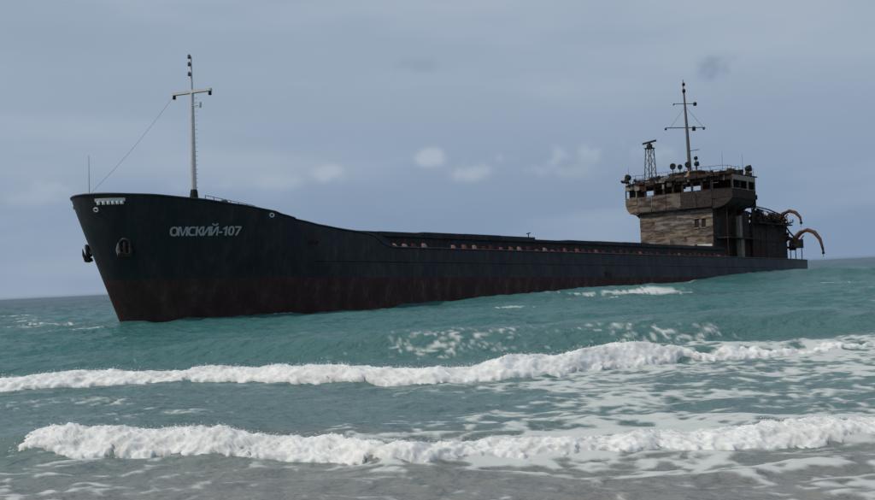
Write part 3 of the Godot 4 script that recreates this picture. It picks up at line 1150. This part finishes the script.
func wall_piece(s: SurfaceTool, a: Vector2, b: Vector2, t0: float, t1: float, ylo: float, yhi: float, thick := 0.09):
	var p := a.lerp(b, t0)
	var q := a.lerp(b, t1)
	var dir := (q - p)
	var len := dir.length()
	dir /= len
	var nrm := Vector3(-dir.y, 0, dir.x)
	var c := (p + q) * 0.5
	box_on(s, Vector3(c.x, (ylo + yhi) * 0.5, c.y), Vector3(dir.x, 0, dir.y), Vector3.UP, nrm, len, yhi - ylo, thick)

func build_bridge():
	var s: SurfaceTool
	var br := Node3D.new()
	br.name = "bridge"
	ship.add_child(br, true)
	var outline: Array = [] # walls: from, to, number of windows, sill, foot, material
	var F := Vector2(82.1, -5.7)
	var G := Vector2(82.1, 5.7)
	var specs := [
		[Vector2(82.1, -5.7), Vector2(82.1, 5.7), 8, 12.1, M.rust_front_b, M.burnt_b],
		[Vector2(82.1, 5.7), Vector2(83.0, 8.1), 1, 13.3, M.burnt, M.burnt_b],
		[Vector2(83.0, 8.1), Vector2(89.3, 8.1), 3, 13.3, M.burnt_b, M.pale],
		[Vector2(82.1, -5.7), Vector2(83.0, -8.1), 1, 13.5, M.rust_front_c, M.pale],
		[Vector2(83.0, -8.1), Vector2(86.0, -8.1), 2, 13.5, M.burnt, M.burnt],
	]
	for sp in specs:
		var a: Vector2 = sp[0]
		var b: Vector2 = sp[1]
		var n: int = sp[2]
		var len := a.distance_to(b)
		# sill wall in separate plates
		var np := maxi(1, int(len / 1.9))
		for k in np:
			s = st_new()
			wall_piece(s, a, b, float(k) / np + 0.004, float(k + 1) / np - 0.004, sp[3], 14.45 + rng.randf_range(-0.04, 0.06), 0.09 + rng.randf_range(0.0, 0.06))
			var m: Material = sp[4]
			if sp[2] == 8 and k >= np - 2: m = M.burnt
			put("plate", s, m, br)
		# head band
		s = st_new()
		wall_piece(s, a, b, 0.002, 0.998, 15.72, 16.3, 0.10)
		put("head_plate", s, sp[5], br)
		# uprights between the windows
		for k in n + 1:
			var t := clampf(float(k) / n, 0.0, 1.0)
			var hw := 0.15 / len
			s = st_new()
			wall_piece(s, a, b, clampf(t - hw, 0.003, 0.997), clampf(t + hw, 0.003, 0.997), 14.46, 15.72, 0.12)
			put("window_post", s, sp[5] if rng.randf() < 0.75 else M.burnt, br)
		# window frames: a thin lip round each opening, and here and there a jammed sash
		for k in n:
			var t0 := float(k) / n + 0.15 / len
			var t1 := float(k + 1) / n - 0.15 / len
			var fr := Node3D.new()
			fr.name = "window"
			br.add_child(fr, true)
			s = st_new()
			wall_piece(s, a, b, t0, t1, 14.5, 14.56, 0.16)
			put("sill", s, sp[5], fr)
			s = st_new()
			wall_piece(s, a, b, t0, t1, 15.64, 15.71, 0.15)
			put("lintel", s, sp[5], fr)
	# after bulkhead, half burnt away
	for q in [[-3.6, -3.3], [0.4, 7.9]]:
		s = st_new()
		box(s, Vector3(89.76, 12.3, q[0]), Vector3(89.86, 16.3, q[1]))
		put("after_bulkhead", s, M.burnt, br)
	s = st_new()
	box(s, Vector3(89.76, 12.3, -7.6), Vector3(89.86, 14.9, 0.4))
	put("after_bulkhead", s, M.burnt, br)
	# chart-room bulkhead and debris inside
	for q in [[83.6, -7.9, -5.2], [83.7, -4.0, 0.45], [83.6, 3.3, 4.6], [85.6, 4.8, 7.9]]:
		s = st_new()
		box(s, Vector3(q[0], 12.4, q[1]), Vector3(q[0] + 0.1, 16.25, q[2]))
		put("inner_bulkhead", s, M.burnt, br)
	# ceiling lining hanging down behind the windows
	for q in [[82.6, -5.4, -1.8, 15.25], [82.7, -1.7, 1.6, 15.0], [82.6, 1.7, 5.4, 15.2]]:
		s = st_new()
		box_on(s, Vector3(q[0], (q[3] + 16.3) * 0.5, (q[1] + q[2]) * 0.5), Vector3.RIGHT, Vector3.UP, Vector3.BACK, 0.05, 16.3 - q[3], q[2] - q[1])
		put("ceiling_lining", s, M.burnt_b, br)
	for q in [[82.8, -2.0], [82.9, 1.6], [83.2, 4.8]]:
		s = st_new()
		box(s, Vector3(q[0], 12.4, q[1]), Vector3(q[0] + 0.8, 14.3, q[1] + 1.3))
		put("console", s, M.burnt_b, br)
	# floor and the sloping underside of the two wings
	s = st_new()
	box(s, Vector3(81.7, 12.25, -5.6), Vector3(89.75, 12.38, 5.6))
	put("bridge_floor", s, M.burnt, br)
	for side in [1.0, -1.0]:
		s = st_new()
		var steps := 6
		for k in steps:
			var a0 := PI * 0.5 * k / steps
			var a1 := PI * 0.5 * (k + 1) / steps
			var w0 := 5.45 + 2.6 * sin(a0)
			var w1 := 5.45 + 2.6 * sin(a1)
			var h0 := 13.6 - 1.6 * cos(a0)
			var h1 := 13.6 - 1.6 * cos(a1)
			quad(s, Vector3(82.1 + 0.9 * k / steps, h0, w0 * side), Vector3(89.3, h0, w0 * side), Vector3(89.3, h1, w1 * side), Vector3(82.1 + 0.9 * (k + 1) / steps, h1, w1 * side))
			tri3(s, Vector3(89.29, 13.62, 5.45 * side), Vector3(89.29, h0, w0 * side), Vector3(89.29, h1, w1 * side))
			# front web closing the wing under the chamfer
			tri3(s, Vector3(82.12, 13.62, 5.45 * side), Vector3(82.1 + 0.9 * k / steps, h0, w0 * side), Vector3(82.1 + 0.9 * (k + 1) / steps, h1, w1 * side))
		put("wing_underside", s, M.rust_front_c if side < 0.0 else M.burnt, br)
		for q in [83.6, 86.2, 88.8]:
			s = st_new()
			quad(s, Vector3(q, 10.9, 5.5 * side), Vector3(q, 12.05, 5.5 * side), Vector3(q, 12.5, 7.2 * side), Vector3(q, 12.4, 7.2 * side))
			quad(s, Vector3(q + 0.05, 10.9, 5.5 * side), Vector3(q + 0.05, 12.4, 7.2 * side), Vector3(q + 0.05, 12.5, 7.2 * side), Vector3(q + 0.05, 12.05, 5.5 * side))
			quad(s, Vector3(q, 10.9, 5.5 * side), Vector3(q, 12.4, 7.2 * side), Vector3(q + 0.05, 12.4, 7.2 * side), Vector3(q + 0.05, 10.9, 5.5 * side))
			put("wing_bracket", s, M.burnt_b, br)
	# roof: buckled sheets with a ragged eave
	for k in 8:
		var w0 := -8.0 + 2.0 * k
		s = st_new()
		var front0 := 81.6 + (1.2 if absf(w0) > 7.0 else 0.0)
		var front1 := 81.6 + (1.2 if absf(w0 + 2.0) > 7.0 else 0.0)
		var sag0 := 0.10 * noise_b.get_noise_1d(w0 * 3.0 + 5.0)
		var sag1 := 0.10 * noise_b.get_noise_1d((w0 + 2.0) * 3.0 + 5.0)
		var t := 0.13
		var p := [Vector3(front0, 16.34 + sag0, w0 + 0.01), Vector3(front1, 16.34 + sag1, w0 + 1.99), Vector3(90.4, 16.40, w0 + 1.99), Vector3(90.4, 16.40, w0 + 0.01)]
		var u: Array = []
		for v in p: u.append(v + Vector3(0, t, 0))
		quad(s, p[0], p[1], p[2], p[3]); quad(s, u[0], u[3], u[2], u[1])
		for e in 4: quad(s, p[e], u[e], u[(e + 1) % 4], p[(e + 1) % 4])
		put("roof_sheet", s, M.pale if k in [2, 3, 6] else M.burnt_b, br)
	for k in 9:
		# buckled strips of fascia along the eave
		var w0 := -7.2 + 1.6 * k
		s = st_new()
		var y := 16.3 + rng.randf_range(-0.22, 0.06)
		box_on(s, Vector3(81.6 + (0.9 if absf(w0) > 6.0 else 0.0), y, w0 + 0.7), Vector3.RIGHT, Vector3.UP.rotated(Vector3.RIGHT, rng.randf_range(-0.12, 0.12)), Vector3.BACK.rotated(Vector3.RIGHT, rng.randf_range(-0.05, 0.05)), 0.06, rng.randf_range(0.22, 0.5), 1.45)
		put("fascia", s, [M.burnt, M.burnt_b, M.rust_front][rng.randi() % 3], br)

func lamp_on(parent: Node, at: Vector3, r: float, aim: Vector3, post: float):
	var lp := Node3D.new()
	lp.name = "searchlight"
	parent.add_child(lp, true)
	var s := st_new()
	lathe(s, at - aim * r, aim, [[0.0, 0.0], [0.05 * r, r * 0.55], [0.6 * r, r * 0.95], [1.7 * r, r], [1.7 * r, r * 0.85], [1.4 * r, 0.0]], 12)
	put("housing", s, M.dark, lp)
	s = st_new()
	tube(s, [at - Vector3(0, post, 0), at - Vector3(0, r * 0.8, 0)], 0.06, 6)
	put("pedestal", s, M.dark, lp)

func build_roof_gear():
	var s: SurfaceTool
	var top := 16.5
	# pedestal house of the mast
	s = st_new()
	box(s, Vector3(85.0, top - 0.05, -1.9), Vector3(88.4, 17.55, 2.3))
	put("mast_pedestal", s, M.burnt_b, ship)
	s = st_new()
	box(s, Vector3(84.8, 17.56, -2.05), Vector3(88.6, 17.68, 2.45))
	put("pedestal_top", s, M.rust_front, ship)
	# the main mast with its yards and lamps
	var mast := Node3D.new()
	mast.name = "mainmast"
	ship.add_child(mast, true)
	var x := 86.0
	s = st_new()
	tube(s, [Vector3(x, 17.6, 0.42), Vector3(x - 0.05, 23.5, 0.25), Vector3(x - 0.1, 29.2, 0.0)], [0.26, 0.20, 0.11], 10)
	put("pole", s, M.grey, mast)
	s = st_new()
	tube(s, [Vector3(x - 0.1, 29.2, 0.0), Vector3(x - 0.1, 30.6, -0.05)], [0.07, 0.05], 6)
	put("topmast", s, M.grey, mast)
	s = st_new()
	var md := Vector3(0.75, 0, 0.66)
	tube(s, [Vector3(x, 23.85, 0.25) - md * 2.9, Vector3(x, 23.85, 0.25) + md * 2.6], 0.07, 6)
	put("yard", s, M.grey, mast)
	s = st_new()
	tube(s, [Vector3(x, 27.2, 0.1) - md * 1.6, Vector3(x, 27.2, 0.1) + md * 1.6], 0.055, 6)
	put("yard", s, M.grey, mast)
	s = st_new()
	tube(s, [Vector3(x, 20.6, 0.3), Vector3(x, 20.6, 2.0)], 0.05, 6)
	put("yard", s, M.grey, mast)
	for q in [[23.72, 1.1, 0.24, 0.62], [23.7, -2.85, 0.14, 0.34], [23.7, 2.5, 0.14, 0.34], [27.15, 1.4, 0.24, 0.5], [29.0, -0.1, 0.22, 0.5], [29.9, -0.1, 0.20, 0.45], [27.1, -1.6, 0.10, 0.25]]:
		s = st_new()
		lathe(s, Vector3(x - 0.12, q[0] - q[3] * 0.5, 0.15) + md * q[1], Vector3.UP, [[0, 0.0], [0.02, q[2]], [q[3] * 0.85, q[2]], [q[3], q[2] * 0.4], [q[3], 0.0]], 10)
		put("lamp", s, M.dark, mast)
	for sd in [-1.0, 1.0]:
		s = st_new()
		tube(s, [Vector3(x, 26.8, 0.1), Vector3(x, 23.9, 0.2) + md * 2.3 * sd], 0.018, 4)
		put("shroud", s, M.dark, mast)
	# radar tower on the starboard side: a small lattice with the scanner bar
	var rad := Node3D.new()
	rad.name = "radar_tower"
	ship.add_child(rad, true)
	var c := Vector3(84.2, 0, -4.7)
	var legs: Array = []
	for q in [[-1, -1], [1, -1], [1, 1], [-1, 1]]:
		var foot := c + Vector3(q[0] * 0.62, top, q[1] * 0.62)
		var head := c + Vector3(q[0] * 0.40, 21.4, q[1] * 0.40)
		legs.append([foot, head])
		s = st_new()
		tube(s, [foot, head], 0.07, 6)
		put("leg", s, M.grey, rad)
	for k in 4:
		for lv in 4:
			var a: Array = legs[k]
			var b: Array = legs[(k + 1) % 4]
			var t0 := lv / 4.0
			var t1 := (lv + 1) / 4.0
			s = st_new()
			tube(s, [a[0].lerp(a[1], t0), b[0].lerp(b[1], t1)], 0.035, 4)
			put("brace", s, M.grey, rad)
	s = st_new()
	box(s, c + Vector3(-0.55, 21.4, -0.55), c + Vector3(0.55, 21.52, 0.55))
	put("platform", s, M.dark, rad)
	s = st_new()
	lathe(s, c + Vector3(0, 21.52, 0), Vector3.UP, [[0, 0.42], [0.45, 0.40], [0.55, 0.2], [0.75, 0.16], [0.75, 0.0]], 12)
	put("turning_gear", s, M.dark, rad)
	s = st_new()
	box_on(s, c + Vector3(0, 22.32, 0), Vector3(0.93, 0, 0.37), Vector3.UP, Vector3(-0.37, 0, 0.93), 0.22, 0.24, 3.0)
	put("scanner", s, M.dark, rad)
	# searchlights, compass and small lamps on the roof
	lamp_on(ship, Vector3(83.0, 17.55, -7.6), 0.42, Vector3(-0.9, 0.1, -0.3).normalized(), 1.1)
	lamp_on(ship, Vector3(84.8, 18.55, -1.5), 0.42, Vector3(-0.8, 0.1, 0.5).normalized(), 0.9)
	lamp_on(ship, Vector3(84.8, 18.35, -0.4), 0.34, Vector3(-0.8, 0.1, 0.5).normalized(), 0.75)
	lamp_on(ship, Vector3(84.8, 18.5, 0.8), 0.40, Vector3(-0.8, 0.1, 0.4).normalized(), 0.9)
	lamp_on(ship, Vector3(84.9, 18.5, 2.1), 0.34, Vector3(0.1, 0.1, 0.9).normalized(), 0.9)
	lamp_on(ship, Vector3(84.9, 19.3, 2.0), 0.26, Vector3(0.1, 0.1, 0.9).normalized(), 1.7)
	lamp_on(ship, Vector3(89.3, 17.6, 7.3), 0.46, Vector3(0.1, 0.1, 0.9).normalized(), 1.1)
	lamp_on(ship, Vector3(89.9, 13.7, 7.8), 0.34, Vector3(0.3, 0.0, 0.9).normalized(), 0.8)
	# boxes and a skylight
	for q in [[83.4, -6.2, 0.9, 0.55], [83.2, -4.2, 1.4, 0.7], [84.0, 4.6, 1.8, 0.5], [85.6, 5.4, 1.6, 0.75]]:
		s = st_new()
		box(s, Vector3(q[0], top - 0.02, q[1]), Vector3(q[0] + 1.2, top + q[3], q[1] + q[2]))
		put("locker", s, M.dark if q[2] > 1.0 else M.burnt_b, ship)
	# scorched scraps and bent sheets lying about the roof and over the eave
	for k in 34:
		var w := rng.randf_range(-7.7, 7.7)
		var f := rng.randf_range(81.3, 84.5) if rng.randf() < 0.7 else rng.randf_range(84.5, 89.5)
		s = st_new()
		var ax := Vector3(rng.randf_range(-1, 1), rng.randf_range(-0.5, 0.5), rng.randf_range(-1, 1)).normalized()
		var ay := ax.cross(Vector3(rng.randf_range(-0.4, 0.4), 0.3, 1).normalized()).normalized()
		if ay.y < 0.0: ay = -ay
		box_on(s, Vector3(f, top + rng.randf_range(0.05, 0.28), w), ax, ay, ax.cross(ay), rng.randf_range(0.3, 1.3), rng.randf_range(0.12, 0.55), rng.randf_range(0.04, 0.25))
		put("scrap", s, [M.burnt, M.burnt_b, M.dark, M.rust_front, M.pale][rng.randi() % 5], ship)
	for k in 16:
		# strips of lining and eave torn loose, hanging over the windows
		var w := rng.randf_range(-7.4, 7.4)
		var f := 81.95 if absf(w) < 5.6 else 81.98 + (absf(w) - 5.6) * 0.42
		var drop := rng.randf_range(0.3, 1.15)
		s = st_new()
		box_on(s, Vector3(f - 0.12, 16.35 - drop * 0.5, w), Vector3(1, rng.randf_range(-0.1, 0.1), 0).normalized(), Vector3(rng.randf_range(-0.12, 0.05), 1, rng.randf_range(-0.25, 0.25)).normalized(), Vector3.BACK, 0.03, drop, rng.randf_range(0.15, 0.8))
		put("torn_strip", s, [M.burnt, M.burnt_b, M.rust_front_b, M.pale][rng.randi() % 4], ship)
	for k in 26:
		# sheets and brackets burnt loose and bent upright along the roof edge
		var t := rng.randf()
		var p := Vector3(81.9, top, lerpf(-7.6, 7.6, t)) if k % 3 else Vector3(lerpf(82.8, 89.6, t), top, 7.6)
		var hgt := rng.randf_range(0.25, 0.85)
		s = st_new()
		box_on(s, p + Vector3(0, hgt * 0.45, 0), Vector3(1, rng.randf_range(-0.3, 0.3), rng.randf_range(-0.5, 0.5)).normalized(), Vector3(rng.randf_range(-0.4, 0.3), 1, rng.randf_range(-0.5, 0.5)).normalized(), Vector3(rng.randf_range(-0.5, 0.5), 0, 1).normalized(), 0.05, hgt, rng.randf_range(0.1, 0.75))
		put("torn_strip", s, [M.burnt, M.burnt_b, M.dark, M.burnt, M.pale][rng.randi() % 5], ship)
	# curved skylight cowl to port, and its buckled lid
	s = st_new()
	lathe(s, Vector3(84.6, 16.48, 4.0), Vector3.BACK, [[0.0, 0.0], [0.0, 0.62], [1.9, 0.62], [1.9, 0.0]], 14)
	put("skylight", s, M.burnt, ship)
	# roof railing: posts and two rails round three sides
	var rl := Node3D.new()
	rl.name = "roof_railing"
	ship.add_child(rl, true)
	var line: Array = []
	for k in 8: line.append(Vector3(90.0 - k * 1.05, 0, -7.7))
	for k in 12: line.append(Vector3(81.9, 0, -7.0 + k * 1.27))
	for k in 8: line.append(Vector3(82.7 + k * 1.02, 0, 7.7))
	var prev := Vector3.ZERO
	for k in line.size():
		var lean := Vector3(rng.randf_range(-0.08, 0.08), rng.randf_range(-0.08, 0.04), rng.randf_range(-0.08, 0.08))
		var foot: Vector3 = line[k] + Vector3(0, top, 0)
		var head: Vector3 = foot + Vector3(0, 1.05, 0) + lean
		if k % 7 != 5:
			s = st_new()
			tube(s, [foot, head], 0.03, 5)
			put("post", s, M.burnt_b, rl)
		if k > 0 and k % 9 != 6:
			for lv in [0.0, 0.5]:
				s = st_new()
				tube(s, [prev - Vector3(0, lv, 0), head - Vector3(0, lv, 0)], 0.024, 5)
				put("rail", s, M.burnt_b, rl)
		prev = head
	# whip aerials
	for q in [[82.2, -7.0, 2.3], [89.4, 6.4, 3.2], [87.6, 4.4, 3.6]]:
		s = st_new()
		tube(s, [Vector3(q[0], top, q[1]), Vector3(q[0] + 0.05, top + q[2], q[1])], [0.03, 0.012], 5)
		put("aerial", s, M.dark, ship)

func build_after_end():
	var s: SurfaceTool
	var ah := Node3D.new()
	ah.name = "after_house"
	ship.add_child(ah, true)
	s = st_new()
	box(s, Vector3(92.45, DECK - 0.1, -5.8), Vector3(103.2, 10.4, 5.8))
	put("inner_block", s, M.burnt, ah)
	for side in [1.0, -1.0]:
		var a := 92.5
		while a < 103.0:
			var b := minf(a + rng.randf_range(1.2, 2.2), 103.2)
			for tier in [[5.5, 8.0], [8.06, 10.35]]:
				s = st_new()
				box(s, Vector3(a + 0.02, tier[0], side * 5.8), Vector3(b - 0.02, tier[1], side * (5.86 + rng.randf_range(0.0, 0.1))))
				put("plate", s, M.burnt if rng.randf() < 0.75 else M.burnt_b, ah)
			a = b
	# boat deck with bulwark remains, tumbling down aft
	s = st_new()
	box(s, Vector3(92.4, 10.42, -7.0), Vector3(102.8, 10.58, 7.0))
	put("boat_deck", s, M.burnt, ah)
	var a := 92.5
	var h := 12.5
	while a < 99.5:
		var b := a + rng.randf_range(0.9, 1.5)
		s = st_new()
		var hh := h + rng.randf_range(-0.25, 0.2) - (0.9 if a > 95.0 and a < 98.5 else 0.0)
		box(s, Vector3(a, 10.6, 5.9), Vector3(b - 0.03, hh - 0.15, 6.0))
		put("bulwark_plate", s, M.burnt if rng.randf() < 0.7 else M.burnt_b, ah)
		a = b
		h -= 0.12
	# engine casing stump
	s = st_new()
	box(s, Vector3(93.2, 10.6, -2.6), Vector3(98.0, 12.6, 2.6))
	put("engine_casing", s, M.burnt, ah)
	# collapsed frames over the boat deck
	for k in 7:
		var q := 93.4 + 1.45 * k
		s = st_new()
		tube(s, [Vector3(q, 10.5, 6.6), Vector3(q + rng.randf_range(-0.2, 0.2), 12.45 - 0.12 * k, 6.5), Vector3(q + rng.randf_range(-0.3, 0.4), 12.75 - 0.16 * k, 5.4)], 0.075, 6)
		put("boat_frame", s, M.burnt_b, ah)
	s = st_new()
	tube(s, [Vector3(93.0, 12.75, 6.3), Vector3(96.5, 12.5, 6.45), Vector3(101.2, 11.9, 6.3)], 0.10, 6)
	put("boat_skid", s, M.burnt_b, ah)
	# stern gallery: a platform on stanchions over the counter
	s = st_new()
	box(s, Vector3(103.25, 7.35, -6.2), Vector3(107.6, 7.5, 6.4))
	put("gallery_deck", s, M.burnt, ah)
	s = st_new()
	a = 103.3
	while a < 107.4:
		var b := minf(a + rng.randf_range(0.6, 1.1), 107.6)
		s = st_new()
		box(s, Vector3(a, 7.5, 6.3), Vector3(b - 0.02, 8.45 + rng.randf_range(-0.25, 0.3), 6.38))
		put("bulwark_plate", s, M.burnt if rng.randf() < 0.6 else M.orange, ah)
		a = b
	for q in [[103.5, 6.2], [105.2, 6.2], [107.3, 6.2], [107.3, 2.2], [107.3, -2.2], [107.3, -6.0]]:
		s = st_new()
		tube(s, [Vector3(q[0], DECK - 0.1, q[1]), Vector3(q[0], 7.4, q[1])], 0.07, 6)
		put("stanchion", s, M.burnt_b, ah)
	for k in 120:
		var q := rng.randf_range(92.8, 104.6)
		var base := 10.6 if q < 102.6 else 8.8 - (q - 102.6) * 0.4
		s = st_new()
		var ax := Vector3(rng.randf_range(-1, 1), rng.randf_range(-0.9, 0.9), rng.randf_range(-1, 1)).normalized()
		var ay := ax.cross(Vector3(0.2, rng.randf_range(-0.3, 0.3), 1).normalized()).normalized()
		box_on(s, Vector3(q, base + (rng.randf_range(0.0, 0.9) if q > 95.5 and q < 99.5 else rng.randf_range(-0.2, 1.75 - 0.08 * (q - 93.0))), rng.randf_range(3.4, 6.6)), ax, ay, ax.cross(ay), rng.randf_range(0.4, 2.2), rng.randf_range(0.1, 0.7), rng.randf_range(0.05, 0.3))
		put("scrap", s, [M.burnt, M.burnt, M.burnt_b, M.dark][rng.randi() % 4], ah)
	for k in 26:
		# bent pipes and frames in the tangle
		var q := rng.randf_range(93.5, 105.0)
		var p := Vector3(q, 10.4 if q < 102.0 else 8.0, rng.randf_range(4.8, 6.9))
		var pts: Array = [p]
		for j in 3:
			p += Vector3(rng.randf_range(-0.5, 0.9), rng.randf_range(-0.2, 0.75), rng.randf_range(-0.4, 0.5))
			pts.append(p)
		s = st_new()
		tube(s, pts, rng.randf_range(0.04, 0.10), 6)
		put("bent_pipe", s, [M.burnt_b, M.orange, M.burnt][rng.randi() % 3], ah)
	# two davits swung out over the port quarter
	for dv in [[101.0, [[5.6, 10.4], [5.8, 11.3], [6.5, 12.1], [7.4, 12.45], [8.3, 12.15], [8.95, 11.4], [9.05, 10.75]], [0.34, 0.36, 0.32, 0.26, 0.25, 0.17, 0.12]],
			[105.6, [[5.6, 8.0], [6.2, 8.9], [6.9, 9.55], [7.9, 9.85], [8.9, 9.45], [9.7, 8.4], [10.05, 7.0], [10.1, 6.5]], [0.36, 0.38, 0.34, 0.29, 0.30, 0.22, 0.17, 0.12]]]:
		var d := Node3D.new()
		d.name = "davit"
		ship.add_child(d, true)
		s = st_new()
		var pts: Array = []
		for p in dv[1]: pts.append(Vector3(dv[0], p[1], p[0]))
		tube(s, pts, dv[2], 8)
		put("arm", s, M.orange, d)
		s = st_new()
		box(s, Vector3(dv[0] - 0.35, dv[1][0][1] - 1.0, 5.2), Vector3(dv[0] + 0.35, dv[1][0][1] + 0.3, 6.0))
		put("foot", s, M.burnt_b, d)
		s = st_new()
		var e: Vector3 = pts[pts.size() - 1]
		lathe(s, e - Vector3(0.08, 0.12, 0), Vector3.RIGHT, [[0, 0.0], [0, 0.2], [0.16, 0.2], [0.16, 0.0]], 10)
		put("block", s, M.dark, d)
		s = st_new()
		tube(s, [e, e - Vector3(0, 0.75, 0.05)], 0.03, 5)
		put("fall", s, M.dark, d)
	# a low rusty strut linking the davits, and the ensign staff stump
	s = st_new()
	tube(s, [Vector3(101.2, 11.4, 6.0), Vector3(103.4, 9.6, 6.2), Vector3(105.5, 8.6, 6.2)], 0.12, 6)
	put("strut", s, M.orange, ship)
